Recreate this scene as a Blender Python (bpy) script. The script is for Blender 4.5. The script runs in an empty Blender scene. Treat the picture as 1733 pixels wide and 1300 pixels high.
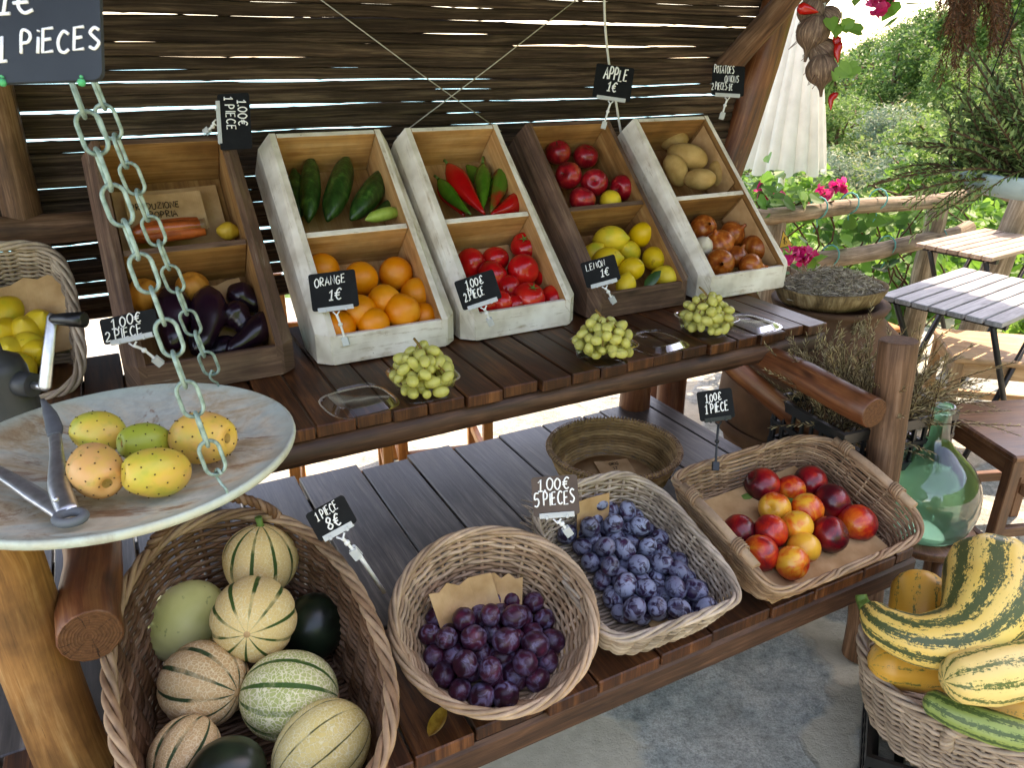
import bpy, bmesh, math, random
from mathutils import Vector, Matrix, Euler, noise as mnoise
R = math.radians
random.seed(7)
SC = bpy.context.scene
COL = SC.collection
# ------------------------------------------------------------------ camera
CAMZ = 1.55
PITCH = R(23.0)
cam_d = bpy.data.cameras.new("camera")
cam_d.sensor_fit = 'HORIZONTAL'; cam_d.sensor_width = 36.0
cam_d.lens = 1300.0/1733.0*36.0
cam_d.clip_start = 0.02; cam_d.clip_end = 120000
cam_d.dof.use_dof = True; cam_d.dof.focus_distance = 1.75; cam_d.dof.aperture_fstop = 15.0
cam = bpy.data.objects.new("camera", cam_d); COL.objects.link(cam)
cam.location = (0, 0, CAMZ); cam.rotation_euler = (R(90)-PITCH, 0, 0)
SC.camera = cam
# ------------------------------------------------------------------ sky, sun, exposure
SUN_EL, SUN_AZ = R(56), R(50)          # azimuth measured from +Y towards +X
w = bpy.data.worlds.new("World"); SC.world = w; w.use_nodes = True
nt = w.node_tree; bg = nt.nodes["Background"]
sky = nt.nodes.new("ShaderNodeTexSky"); sky.sky_type = 'NISHITA'; sky.sun_disc = False
sky.sun_elevation = SUN_EL; sky.sun_rotation = SUN_AZ; sky.altitude = 60
sky.air_density = 1.0; sky.dust_density = 1.2; sky.ozone_density = 0.6
nt.links.new(sky.outputs[0], bg.inputs[0]); bg.inputs[1].default_value = 0.15
sun_d = bpy.data.lights.new("sun", 'SUN'); sun_d.energy = 2.0; sun_d.angle = R(0.5); sun_d.color = (1, .95, .87)
sun = bpy.data.objects.new("sun", sun_d); COL.objects.link(sun)
sd = Vector((math.sin(SUN_AZ)*math.cos(SUN_EL), math.cos(SUN_AZ)*math.cos(SUN_EL), math.sin(SUN_EL)))
sun.rotation_euler = (-sd).to_track_quat('-Z', 'Y').to_euler(); sun.location = sd*30
SC.view_settings.view_transform = 'Standard'; SC.view_settings.look = 'None'
SC.view_settings.exposure = 2.62; SC.view_settings.gamma = 1.0
SC.view_settings.use_white_balance = True; SC.view_settings.white_balance_temperature = 8500; SC.view_settings.white_balance_tint = 24
cy = SC.cycles
cy.use_denoising = True
try: cy.denoiser = 'OPENIMAGEDENOISE'
except Exception: pass
cy.max_bounces = 8; cy.diffuse_bounces = 4; cy.glossy_bounces = 3; cy.transmission_bounces = 6
cy.transparent_max_bounces = 12; cy.caustics_reflective = False; cy.caustics_refractive = False
cy.sample_clamp_indirect = 6

# ------------------------------------------------------------------ measuring helpers
PHI = R(27.8); CA, SA = math.cos(PHI), math.sin(PHI)
def S(al, dp, z=0.0):                       # stand coordinates (along, depth, height) -> world
    return Vector((al*CA-dp*SA, al*SA+dp*CA, z))
def ray(px, py):                            # a sight line measured in the photograph
    u = (px-866.5)/1300; v = (650-py)/1300
    return Vector((u, math.cos(PITCH)+v*math.sin(PITCH), -math.sin(PITCH)+v*math.cos(PITCH)))
C0 = Vector((0, 0, CAMZ))
def fz(px, py, z):                          # where it meets a height
    d = ray(px, py); return C0+d*((z-CAMZ)/d.z)
def fpl(px, py, p, n):                      # where it meets a plane
    d = ray(px, py); return C0+d*((Vector(p)-C0).dot(n)/d.dot(n))
def ft(px, py, t): return C0+ray(px, py)*t
def fdep(px, py, dp):                       # where it meets the upright plane at a stand depth
    n = Vector((-SA, CA, 0)); return fpl(px, py, n*dp, n)
def tt(p):                                  # distance along the optical axis
    return p.y*math.cos(PITCH)-(p.z-CAMZ)*math.sin(PITCH)

# ------------------------------------------------------------------ mesh builder
class MB:
    def __init__(s): s.v=[]; s.f=[]; s.uv=[]; s.m=[]; s.sm=[]
    def add(s, vs, fs, uvs=None, m=0, smooth=False):
        o = len(s.v); s.v += [tuple(x) for x in vs]
        for i, f in enumerate(fs):
            s.f.append([o+k for k in f]); s.m.append(m if isinstance(m, int) else m[i]); s.sm.append(smooth)
            s.uv.append(uvs[i] if uvs else [(0, 0)]*len(f))
    def box(s, a, b, M=None, m=0, grain=None, bev=0.0, mfaces=None, jit=0.0):
        x0,y0,z0 = a; x1,y1,z1 = b
        d = (abs(x1-x0), abs(y1-y0), abs(z1-z0))
        g = grain if grain is not None else d.index(max(d))
        ou, ov = random.random()*9, random.random()*9
        bm = bmesh.new()
        vs = [bm.verts.new((x,y,z)) for x in (x0,x1) for y in (y0,y1) for z in (z0,z1)]
        for q in ((0,1,3,2),(4,6,7,5),(0,4,5,1),(2,3,7,6),(0,2,6,4),(1,5,7,3)): bm.faces.new([vs[k] for k in q])
        bm.normal_update()
        if jit:
            for v in bm.verts: v.co += Vector([random.uniform(-jit, jit) for _ in range(3)])
        if bev > 0:
            bmesh.ops.bevel(bm, geom=bm.edges[:]+bm.verts[:], offset=bev, segments=1, affect='EDGES')
        bm.normal_update()
        o = len(s.v); bm.verts.index_update()
        for v in bm.verts: s.v.append(tuple(M @ v.co) if M else tuple(v.co))
        for f in bm.faces:
            n = f.normal; k = max(range(3), key=lambda i: abs(n[i]))
            ax = [i for i in range(3) if i != k]
            if g in ax: vv = g; uu = ax[0] if ax[1] == g else ax[1]
            else: uu, vv = ax
            s.f.append([o+v.index for v in f.verts])
            s.uv.append([(v.co[uu]+ou+(0.37*k), v.co[vv]+ov) for v in f.verts])
            mm = m
            if mfaces:
                key = ('x','y','z')[k]+('+' if n[k] > 0 else '-')
                mm = mfaces.get(key, m)
            s.m.append(mm); s.sm.append(False)
        bm.free()
    def tube(s, pts, rad, sides=8, m=0, cap=True, capm=None, smooth=True, flat=1.0, up=None, twist=0.0, closed=False, rfun=None):
        pts = [Vector(p) for p in pts]; n = len(pts)
        if not hasattr(rad, '__len__'): rad = [rad]*n
        T = []
        for i in range(n):
            if closed: t = pts[(i+1) % n]-pts[i-1]
            else: t = pts[min(i+1, n-1)]-pts[max(i-1, 0)]
            T.append(t.normalized() if t.length > 1e-9 else Vector((0,0,1)))
        u = Vector(up) if up else (Vector((0,0,1)) if abs(T[0].z) < .9 else Vector((1,0,0)))
        u = (u-T[0]*u.dot(T[0])).normalized()
        o = len(s.v); L = 0; ou = random.random()*7; Ls = []
        for i in range(n):
            if i:
                L += (pts[i]-pts[i-1]).length
                u = u-T[i]*u.dot(T[i])
                u = u.normalized() if u.length > 1e-6 else T[i].orthogonal().normalized()
            w = T[i].cross(u); Ls.append(L)
            for k in range(sides):
                a = 2*math.pi*k/sides+twist*i
                r = rad[i]*(rfun(a, i/(n-1)) if rfun else 1)
                s.v.append(tuple(pts[i]+u*(math.cos(a)*r)+w*(math.sin(a)*r*flat)))
        rm = sum(rad)/n*2*math.pi
        for i in range(n if closed else n-1):
            j = (i+1) % n
            for k in range(sides):
                k2 = (k+1) % sides
                s.f.append([o+i*sides+k, o+i*sides+k2, o+j*sides+k2, o+j*sides+k])
                l1 = Ls[j] if j else L
                s.uv.append([(ou+k/sides*rm, Ls[i]+ou), (ou+(k+1)/sides*rm, Ls[i]+ou), (ou+(k+1)/sides*rm, l1+ou), (ou+k/sides*rm, l1+ou)])
                s.m.append(m); s.sm.append(smooth)
        if cap and not closed:
            for i, rev in ((0, True), (n-1, False)):
                idx = [o+i*sides+k for k in range(sides)]
                uvv = [(math.cos(2*math.pi*k/sides)*.5, math.sin(2*math.pi*k/sides)*.5) for k in range(sides)]
                if rev: idx.reverse(); uvv.reverse()
                s.f.append(idx); s.uv.append(uvv); s.m.append(m if capm is None else capm); s.sm.append(False)
    def lathe(s, prof, seg=24, M=None, rfun=None, m=0, smooth=True, capb=False, capt=False):
        o = len(s.v); n = len(prof)
        for i, (r, z) in enumerate(prof):
            for k in range(seg):
                a = 2*math.pi*k/seg; rr = r*(rfun(a, i/(n-1)) if rfun else 1)
                p = Vector((rr*math.cos(a), rr*math.sin(a), z)); s.v.append(tuple(M @ p) if M else tuple(p))
        for i in range(n-1):
            for k in range(seg):
                k2 = (k+1) % seg
                s.f.append([o+i*seg+k, o+i*seg+k2, o+(i+1)*seg+k2, o+(i+1)*seg+k])
                s.uv.append([(k/seg, i/(n-1)), ((k+1)/seg, i/(n-1)), ((k+1)/seg, (i+1)/(n-1)), (k/seg, (i+1)/(n-1))])
                s.m.append(m); s.sm.append(smooth)
        if capb: s.f.append([o+k for k in reversed(range(seg))]); s.uv.append([(0,0)]*seg); s.m.append(m); s.sm.append(False)
        if capt: s.f.append([o+(n-1)*seg+k for k in range(seg)]); s.uv.append([(0,0)]*seg); s.m.append(m); s.sm.append(False)
    def ball(s, c, r, seg=10, rings=7, m=0, sc=(1,1,1), rot=None):
        prof = [(max(1e-4, math.sin(math.pi*i/rings))*r, -math.cos(math.pi*i/rings)*r) for i in range(rings+1)]
        M = Matrix.Translation(c) @ (rot if rot else Matrix()) @ Matrix.Diagonal((sc[0], sc[1], sc[2], 1))
        s.lathe(prof, seg, M, m=m)
    def mesh(s, name, mats):
        me = bpy.data.meshes.new(name); me.from_pydata(s.v, [], s.f)
        for mm in (mats if isinstance(mats, (list, tuple)) else [mats]): me.materials.append(mm)
        me.polygons.foreach_set('material_index', s.m); me.polygons.foreach_set('use_smooth', s.sm)
        ul = me.uv_layers.new(name='UVMap')
        flat = [c for f in s.uv for q in f for c in q]
        ul.data.foreach_set('uv', flat); me.update()
        return me
    def build(s, name, mats, parent=None, M=None):
        o = bpy.data.objects.new(name, s.mesh(name, mats)); COL.objects.link(o)
        if parent is not None: o.parent = parent
        if M is not None: o.matrix_local = M
        return o

def tag(o, label=None, cat=None, group=None, kind=None):
    if label: o['label'] = label
    if cat: o['category'] = cat
    if group: o['group'] = group
    if kind: o['kind'] = kind
    return o
def thing(name, label, cat, M=None, group=None):
    o = bpy.data.objects.new(name, None); o.empty_display_size = .05; COL.objects.link(o)
    if M is not None: o.matrix_world = M
    return tag(o, label, cat, group)
def dup(o, M, label=None, group=None):        # a copy of a thing with its parts and sub-parts
    def cp(src, par):
        c = src.copy(); COL.objects.link(c); c.parent = par
        for ch in src.children: cp(ch, c)
        return c
    r = cp(o, None); r.matrix_world = M
    if label: r['label'] = label
    if group: r['group'] = group
    return r
def TR(loc, rz=0.0, rx=0.0, ry=0.0):
    return Matrix.Translation(loc) @ Matrix.Rotation(rz, 4, 'Z') @ Matrix.Rotation(rx, 4, 'X') @ Matrix.Rotation(ry, 4, 'Y')
def axes(o, x, y, z):
    M = Matrix((x, y, z)).transposed().to_4x4(); M.translation = o; return M
def smooth_path(pts, n=6):                   # Catmull-Rom
    P = [Vector(p) for p in pts]; P = [P[0]*2-P[1]]+P+[P[-1]*2-P[-2]]; out = []
    for i in range(1, len(P)-2):
        for k in range(n):
            t = k/n; a, b, c, d = P[i-1], P[i], P[i+1], P[i+2]
            out.append(.5*((2*b)+(c-a)*t+(2*a-5*b+4*c-d)*t*t+(3*b-a-3*c+d)*t**3))
    out.append(P[-2]); return out
def interp(vals, n):
    out = []
    for i in range(n):
        x = i/(n-1)*(len(vals)-1); k = min(int(x), len(vals)-2); out.append(vals[k]+(vals[k+1]-vals[k])*(x-k))
    return out
# ------------------------------------------------------------------ procedural materials
def C(h):
    v = [int(h[i:i+2], 16)/255 for i in (0, 2, 4)]
    return tuple((x/12.92 if x <= .04045 else ((x+.055)/1.055)**2.4) for x in v)+(1,)
class NT:
    def __init__(s, name):
        s.m = bpy.data.materials.new(name); s.m.use_nodes = True; s.t = s.m.node_tree
        s.b = s.t.nodes['Principled BSDF']; s.out = s.t.nodes['Material Output']
    def n(s, typ, ins=None, **props):
        nd = s.t.nodes.new(typ)
        for k, v in props.items(): setattr(nd, k, v)
        for k, v in (ins or {}).items(): s.set(nd.inputs[k], v)
        return nd
    def set(s, sock, v):
        if isinstance(v, bpy.types.NodeSocket): s.t.links.new(v, sock)
        else: sock.default_value = v
    def coord(s, kind='Object', scale=(1,1,1)):
        tc = s.n('ShaderNodeTexCoord')
        return s.n('ShaderNodeMapping', {'Vector': tc.outputs[kind], 'Scale': scale}).outputs[0]
    def shift(s, vec):                       # different pattern on each object
        oi = s.n('ShaderNodeObjectInfo')
        c = s.n('ShaderNodeVectorMath', {0: (37.1, 91.7, 53.3), 'Scale': oi.outputs['Random']}, operation='SCALE')
        return s.n('ShaderNodeVectorMath', {0: vec, 1: c.outputs[0]}, operation='ADD').outputs[0]
    def noise(s, vec, scale, detail=4, rough=.55, dist=0):
        return s.n('ShaderNodeTexNoise', {'Vector': vec, 'Scale': scale, 'Detail': detail, 'Roughness': rough, 'Distortion': dist}).outputs[0]
    def voro(s, vec, scale, feature='F1', rnd=1.0):
        return s.n('ShaderNodeTexVoronoi', {'Vector': vec, 'Scale': scale, 'Randomness': rnd}, feature=feature).outputs[0]
    def ramp(s, fac, stops, interp='LINEAR'):
        r = s.n('ShaderNodeValToRGB', {0: fac}); e = r.color_ramp.elements; r.color_ramp.interpolation = interp
        while len(e) < len(stops): e.new(.5)
        for k, (p, c) in enumerate(stops):
            e[k].position = p
            e[k].color = C(c) if isinstance(c, str) else ((c,)*3+(1,) if not hasattr(c, '__len__') else c)
        return r.outputs[0]
    def mix(s, fac, a, b, mode='MIX'):
        nd = s.n('ShaderNodeMix', {0: fac}, data_type='RGBA', blend_type=mode)
        s.set(nd.inputs[6], C(a) if isinstance(a, str) else a); s.set(nd.inputs[7], C(b) if isinstance(b, str) else b)
        return nd.outputs[2]
    def math(s, op, a, b=0.0, c=0.0): return s.n('ShaderNodeMath', {0: a, 1: b, 2: c}, operation=op).outputs[0]
    def island(s): return s.n('ShaderNodeNewGeometry').outputs['Random Per Island']
    def rnd(s): return s.n('ShaderNodeObjectInfo').outputs['Random']
    def bump(s, h, strength=.3, dist=.002):
        s.set(s.b.inputs['Normal'], s.n('ShaderNodeBump', {'Height': h, 'Strength': strength, 'Distance': dist}).outputs[0])
    def hsv(s, col, h=.5, sat=1.0, v=1.0):
        nd = s.n('ShaderNodeHueSaturation'); s.set(nd.inputs['Hue'], h); s.set(nd.inputs['Saturation'], sat); s.set(nd.inputs['Value'], v)
        s.set(nd.inputs['Color'], col); return nd.outputs[0]
    def rng(s, x, a, b): return s.n('ShaderNodeMapRange', {0: x, 3: a, 4: b}).outputs[0]
    def done(s, col=None, rough=.6, spec=.5, **kw):
        if col is not None: s.set(s.b.inputs['Base Color'], C(col) if isinstance(col, str) else col)
        s.set(s.b.inputs['Roughness'], rough); s.set(s.b.inputs['Specular IOR Level'], spec)
        for k, v in kw.items(): s.set(s.b.inputs[k.replace('_', ' ')], v)
        return s.m

def wood(name, dark, mid, light, rough=.6, spec=.4, grain=1.0, var=.35, bump=.4, scratch=None, big=3.0):
    k = NT(name); uv = k.coord('UV')
    isl = k.island()
    off = k.n('ShaderNodeCombineXYZ', {0: k.math('MULTIPLY', isl, 13.7), 1: k.math('MULTIPLY', isl, 31.1), 2: isl}).outputs[0]
    v = k.n('ShaderNodeVectorMath', {0: uv, 1: off}, operation='ADD').outputs[0]
    g = k.n('ShaderNodeMapping', {'Vector': v, 'Scale': (70*grain, 3.2*grain, 1)}).outputs[0]
    n1 = k.noise(g, 1.6, 7, .65, .6)
    g2 = k.n('ShaderNodeMapping', {'Vector': v, 'Scale': (16*grain, 1.6*grain, 1)}).outputs[0]
    n2 = k.noise(g2, 1.2, 5, .6, 1.5)
    n3 = k.noise(v, big*2, 4, .6)
    f = k.math('ADD', k.math('MULTIPLY', n1, .5), k.math('MULTIPLY', n2, .5))
    col = k.ramp(f, [(.32, dark), (.5, mid), (.68, light)])
    col = k.mix(.75, col, k.ramp(n3, [(.35, .45), (.62, 1.0)]), 'MULTIPLY')
    col = k.hsv(col, .5, 1.0, k.rng(isl, 1-var, 1+var))
    kv = k.n('ShaderNodeMapping', {'Vector': k.n('ShaderNodeVectorMath', {0: v, 1: k.n('ShaderNodeVectorMath', {0: k.n('ShaderNodeTexNoise', {'Vector': v, 'Scale': 9.0}).outputs[1], 'Scale': .03}, operation='SCALE').outputs[0]}, operation='ADD').outputs[0], 'Scale': (9, 3.6, 1)}).outputs[0]
    kd = k.voro(kv, 1.0)
    col = k.mix(k.ramp(kd, [(.05, .85), (.13, 0.0)]), col, dark)
    col = k.mix(k.ramp(k.noise(g, 3.0, 3, .8), [(.30, .8), (.36, 0.0)]), col, dark)
    if scratch:
        sm = k.ramp(k.noise(g, .9, 6, .75, .4), [(.66, 0.0), (.74, 1.0)])
        sm = k.mix(1.0, sm, k.ramp(k.noise(v, 9, 3), [(.5, 0.0), (.62, 1.0)]), 'MULTIPLY')
        col = k.mix(sm, col, scratch)
    k.bump(f, bump, .003)
    return k.done(col, k.rng(n3, rough-.12, rough+.15), spec)

M_ = {}
M_['shelf'] = wood('dark_shelf_wood', '180b05', '4a2712', '82502c', .42, .35, scratch='a58f78')
M_['grey_shelf'] = wood('weathered_grey_wood', '1c1918', '443d38', '7b7066', .36, .5, scratch='a8a29c')
M_['beam'] = wood('dark_beam_wood', '1f140d', '4a2f1f', '74503a', .55, .4, scratch='a08a74')
M_['log'] = wood('stained_log_wood', '38190b', '6e3c20', '94603a', .42, .5, scratch='c8ab86')
M_['paleLog'] = wood('pale_debarked_log', '5f3c1e', '99693a', 'bf9460', .6, .3, big=5)
M_['post'] = wood('old_post_wood', '382518', '6a4a33', '96735a', .65, .3)
M_['fence'] = wood('grey_fence_wood', '4c4238', '867763', 'b8a994', .75, .2)
M_['inner'] = wood('raw_pine_board', '946236', 'c2905a', 'dab280', .55, .35, grain=.6, var=.15)
M_['innerdark'] = wood('aged_pine_board', '6a4424', '96683a', 'b98f5c', .6, .3, grain=.6, var=.2)
M_['browncrate'] = wood('weathered_crate_wood', '3b2a1f', '65493a', '8c7058', .65, .3, scratch='c9bdb0')
M_['table'] = wood('silvered_table_wood', '5c5d5e', '8e9091', 'bcbebd', .5, .4, var=.15)
M_['tablewarm'] = wood('sunbleached_table_wood', '74604f', 'a4907c', 'cdbdaa', .6, .3, var=.2)
M_['stool'] = wood('pale_stool_wood', '8c6844', 'b58f66', 'd2b48c', .55, .4, var=.1)
M_['orangechair'] = wood('varnished_chair_wood', '9a5420', 'c97f3c', 'e0a35e', .45, .4, var=.1)
M_['darkstool'] = wood('dark_stool_wood', '3e2415', '6d452b', '8f6747', .4, .5, var=.15)

def endgrain():
    k = NT('log_end_grain'); uv = k.coord('UV')
    d = k.n('ShaderNodeVectorMath', {0: uv}, operation='LENGTH').outputs['Value']
    d2 = k.math('ADD', d, k.math('MULTIPLY', k.noise(uv, 4, 3), .12))
    w = k.math('SINE', k.math('MULTIPLY', d2, 120.0))
    sx = k.n('ShaderNodeSeparateXYZ', {0: uv}); an = k.math('ARCTAN2', sx.outputs[1], sx.outputs[0])
    cr = k.noise(k.n('ShaderNodeCombineXYZ', {0: k.math('MULTIPLY', an, 4.0), 1: k.math('MULTIPLY', d, 1.2), 2: k.rnd()}).outputs[0], 1.6, 4, .7)
    col = k.mix(k.rng(w, .35, .65), '55341f', '7e5437')
    col = k.mix(k.ramp(cr, [(.34, .9), (.40, 0.0)]), col, '20110a')
    col = k.mix(.7, col, k.ramp(k.noise(uv, 9, 5), [(.3, .4), (.65, 1.0)]), 'MULTIPLY')
    k.bump(w, .3, .002)
    return k.done(col, .75, .2)
M_['end'] = endgrain()

def whitepaint():
    k = NT('worn_white_paint'); uv = k.coord('UV'); ob = k.coord('Object')
    g = k.n('ShaderNodeMapping', {'Vector': uv, 'Scale': (60, 5, 1)}).outputs[0]
    n1 = k.noise(g, 1.3, 6, .7); n2 = k.noise(ob, 26, 6, .7); n3 = k.noise(ob, 9, 3)
    base = k.ramp(n3, [(.3, 'b9ab98'), (.5, 'dcd2c2'), (.7, 'eee7da')])
    wear = k.ramp(k.math('ADD', k.math('MULTIPLY', n1, .65), k.math('MULTIPLY', n2, .35)), [(.53, 0.0), (.66, .85)])
    col = k.mix(wear, base, '9c8566')
    spots = k.ramp(k.voro(ob, 45), [(.05, .9), (.1, 0.0)])
    spots = k.mix(1.0, spots, k.ramp(n2, [(.5, 0.0), (.6, 1.0)]), 'MULTIPLY')
    col = k.mix(spots, col, '6d5238')
    k.bump(k.math('ADD', n1, n2), .6, .002)
    return k.done(col, .62, .35)
M_['white'] = whitepaint()

def wicker(name, cs, rough=.6):
    k = NT(name); isl = k.island(); ob = k.coord('Object')
    col = k.ramp(isl, [(i/(len(cs)-1), c) for i, c in enumerate(cs)])
    n = k.noise(ob, 30, 4); n2 = k.noise(ob, 5, 3)
    col = k.mix(.8, col, k.ramp(n, [(.3, .55), (.6, 1.0)]), 'MULTIPLY')
    col = k.mix(.6, col, k.ramp(n2, [(.35, .55), (.6, 1.0)]), 'MULTIPLY')
    k.bump(k.noise(ob, 220, 3), .3, .001)
    return k.done(col, rough, .35)
M_['wk_brown'] = wicker('brown_wicker', ['5a3a24', '7d583c', '6a482f', '96745a', '846049'])
M_['wk_pale'] = wicker('pale_wicker', ['a07c5c', 'c2a080', 'ae8c6c', 'd2b292', '8c6a4c'])
M_['wk_grey'] = wicker('greyed_wicker', ['98836e', 'b8a48e', 'a8937d', 'ccb8a2', '86705a'])
M_['wk_tan'] = wicker('tan_wicker', ['7c5a40', 'a88464', '926e50', 'bc9a78', '684730'])
M_['wk_dusty'] = wicker('dusty_wicker', ['8f7a66', 'b09a84', '9e8872', 'c4ae96', '7d6854'])
M_['coil'] = wicker('coiled_straw', ['7c5a36', 'a27e4c', '8e6c40', 'b89460', '80602e'])

def cardboard():
    k = NT('brown_cardboard'); ob = k.coord('Object')
    col = k.ramp(k.noise(ob, 14, 5), [(.3, 'a57c50'), (.55, 'c29a6c'), (.75, 'd0ab7f')])
    wv = k.n('ShaderNodeTexWave', {'Vector': ob, 'Scale': 60, 'Distortion': .4}).outputs[1]
    k.bump(wv, .08, .001)
    return k.done(col, .8, .2)
M_['card'] = cardboard()

def simple(name, c1, c2=None, scale=20, rough=.5, spec=.5, bump=0, **kw):
    k = NT(name); ob = k.coord('Object'); n = k.noise(ob, scale, 4)
    col = k.ramp(n, [(.3, c1), (.7, c2 or c1)])
    if bump: k.bump(n, bump, .002)
    return k.done(col, rough, spec, **kw)
M_['board'] = simple('slate_board', '08090a', '131516', 30, .7, .2)
M_['boardgrey'] = simple('grey_slate_board', '1c2124', '2a3033', 14, .5, .4)
M_['boardbrown'] = simple('brown_board', '463831', '5a4a41', 20, .6, .3)
M_['chalk'] = simple('white_marker', 'e6e6e0', 'f4f4f0', 40, .7, .2)
M_['ink'] = simple('black_ink', '14110f', '1d1916', 40, .7, .2)
M_['blackplastic'] = simple('black_plastic', '0a0b0c', '141617', 20, .35, .5)
M_['greyplastic'] = simple('charcoal_plastic', '2a2c2d', '3c3e40', 8, .45, .5)
M_['whiteplastic'] = simple('white_plastic', 'd8d8d4', 'e6e6e2', 8, .35, .5)
M_['steel'] = simple('brushed_steel', 'b4b6b8', 'd4d6d8', 60, .42, .5, Metallic=1.0)
M_['greyrubber'] = simple('grey_rubber', '55585a', '6a6d6f', 20, .6, .3)
M_['iron'] = simple('black_iron', '101112', '1e1f20', 30, .5, .4)
M_['twine'] = simple('pale_twine', 'a09a90', 'c4beb2', 50, .8, .2)
M_['cable'] = simple('white_cable', 'c4c0b8', 'd8d4cc', 20, .5, .3)
M_['greentie'] = simple('green_tie', '1f8f5a', '2aa86c', 20, .5, .4)
M_['bluetie'] = simple('teal_twine', '3d8f8a', '56aca6', 20, .6, .3)
M_['paper'] = simple('crumpled_paper', 'b09066', 'd0b084', 30, .8, .2)
M_['soil'] = simple('dark_soil', '1d1510', '2e231a', 60, .95, .1)

def galv():
    k = NT('verdigris_chain_metal'); ob = k.coord('Object')
    col = k.ramp(k.noise(ob, 70, 4), [(.35, '5f746b'), (.55, '8ba296'), (.8, 'aabcb1')])
    return k.done(col, .5, .5, Metallic=.35)
M_['galv'] = galv()
def panmat():
    k = NT('weathered_copper_pan'); ob = k.coord('Object')
    s1 = k.n('ShaderNodeMapping', {'Vector': ob, 'Scale': (1.0, 1.7, 1), 'Rotation': (0, 0, .9)}).outputs[0]
    n = k.noise(s1, 6.5, 7, .68, .9); n2 = k.noise(ob, 55, 5, .7)
    col = k.ramp(n, [(.32, 'a8845e'), (.42, 'c6ae8c'), (.50, 'd2c8b0'), (.60, 'c4c8ba'), (.74, 'dedbcc')])
    col = k.mix(k.ramp(k.noise(s1, 3.6, 6, .72, 2.2), [(.54, 0.0), (.61, .75)]), col, '8f5c38')
    col = k.mix(.5, col, k.ramp(n2, [(.35, .6), (.6, 1.0)]), 'MULTIPLY')
    r = k.n('ShaderNodeVectorMath', {0: ob}, operation='LENGTH').outputs['Value']
    edge = k.ramp(k.math('ADD', r, k.math('MULTIPLY', n, .03)), [(.212, 0.0), (.236, .9)])
    col = k.mix(k.math('MULTIPLY', edge, .7), col, 'a8b8ac')
    k.bump(n2, .25, .001)
    return k.done(col, .48, .5, Metallic=.1)
M_['pan'] = panmat()

def clear():
    k = NT('clear_plastic')
    gl = k.n('ShaderNodeBsdfGlossy', {'Color': (1, 1, 1, 1), 'Roughness': .06})
    tr = k.n('ShaderNodeBsdfTransparent', {'Color': (.95, .96, .96, 1)})
    fr = k.n('ShaderNodeFresnel', {'IOR': 1.45})
    f = k.math('ADD', k.math('MULTIPLY', fr.outputs[0], .42), .012)
    mx = k.n('ShaderNodeMixShader', {0: f, 1: tr.outputs[0], 2: gl.outputs[0]})
    k.t.links.new(mx.outputs[0], k.out.inputs[0]); return k.m
M_['clear'] = clear()
def greenglass():
    k = NT('green_bottle_glass')
    gl = k.n('ShaderNodeBsdfGlossy', {'Color': (1, 1, 1, 1), 'Roughness': .03})
    tr = k.n('ShaderNodeBsdfTransparent', {'Color': (.60, .86, .72, 1)})
    df = k.n('ShaderNodeBsdfTranslucent', {'Color': C('b4ecd0')})
    fr = k.n('ShaderNodeFresnel', {'IOR': 1.5})
    a = k.n('ShaderNodeMixShader', {0: .68, 1: tr.outputs[0], 2: df.outputs[0]})
    f = k.math('ADD', fr.outputs[0], .03)
    mx = k.n('ShaderNodeMixShader', {0: f, 1: a.outputs[0], 2: gl.outputs[0]})
    k.t.links.new(mx.outputs[0], k.out.inputs[0]); return k.m
M_['bottle'] = greenglass()

def leafmat(name, cs, trans=.35, rough=.5):
    k = NT(name); isl = k.island()
    col = k.ramp(isl, [(i/(len(cs)-1), c) for i, c in enumerate(cs)])
    ob = k.coord('Object'); col = k.mix(.6, col, k.ramp(k.noise(ob, 2.2, 3), [(.35, .55), (.6, 1.0)]), 'MULTIPLY')
    k.done(col, rough, .35)
    tl = k.n('ShaderNodeBsdfTranslucent', {'Color': col})
    mx = k.n('ShaderNodeMixShader', {0: trans, 1: k.b.outputs[0], 2: tl.outputs[0]})
    k.t.links.new(mx.outputs[0], k.out.inputs[0]); return k.m
M_['lf_tree'] = leafmat('olive_tree_leaves', ['476a32', '648640', '7f9c54', '557838'], .45)
M_['lf_dark'] = leafmat('dark_tree_leaves', ['3a5a2c', '527636', '6c8e44'], .45)
M_['lf_grey'] = leafmat('grey_green_leaves', ['5c7560', '71886c', '869a7c'], .35)
M_['lf_vine'] = leafmat('bright_vine_leaves', ['447228', '689838', '84b04a', '36602a', '76a442'], .5)
M_['lf_near'] = leafmat('fence_vine_leaves', ['33602a', '5b8f3c', '79ab4c', '27512a'], .45)
M_['lf_pale'] = leafmat('pale_shrub_leaves', ['8c9860', 'aab07a', '78904e', 'c2bc92'], .4)
M_['lf_rose'] = leafmat('rosemary_needles', ['466238', '66824a', '84a060', 'a6b472'], .3)
M_['lf_dry'] = leafmat('dried_brown_needles', ['4a2c1a', '6b4126', '85583a', '5a3720'], .2)
M_['lf_herb'] = leafmat('dried_herb_stalks', ['857452', 'a8966c', 'c2b084', '6c5c40', '948a60'], .25)
M_['lf_hay'] = leafmat('grey_dry_herbs', ['85765f', 'a89a80', 'c6baa2', 'd6cab6', '685a4a'], .15)
M_['petal'] = leafmat('magenta_petals', ['d0186a', 'e52f86', 'c01258', 'f0569c'], .4)
M_['redpetal'] = leafmat('red_petals', ['c8172c', 'dd3346'], .4)
M_['stemgreen'] = simple('green_stem', '4c6a2c', '6f8a40', 30, .6, .3)
M_['twig'] = simple('brown_twig', '3a2a1c', '5a4430', 30, .8, .2)
M_['vinestem'] = simple('grape_stalk', '6a4a22', '8f7038', 40, .7, .2)

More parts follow.
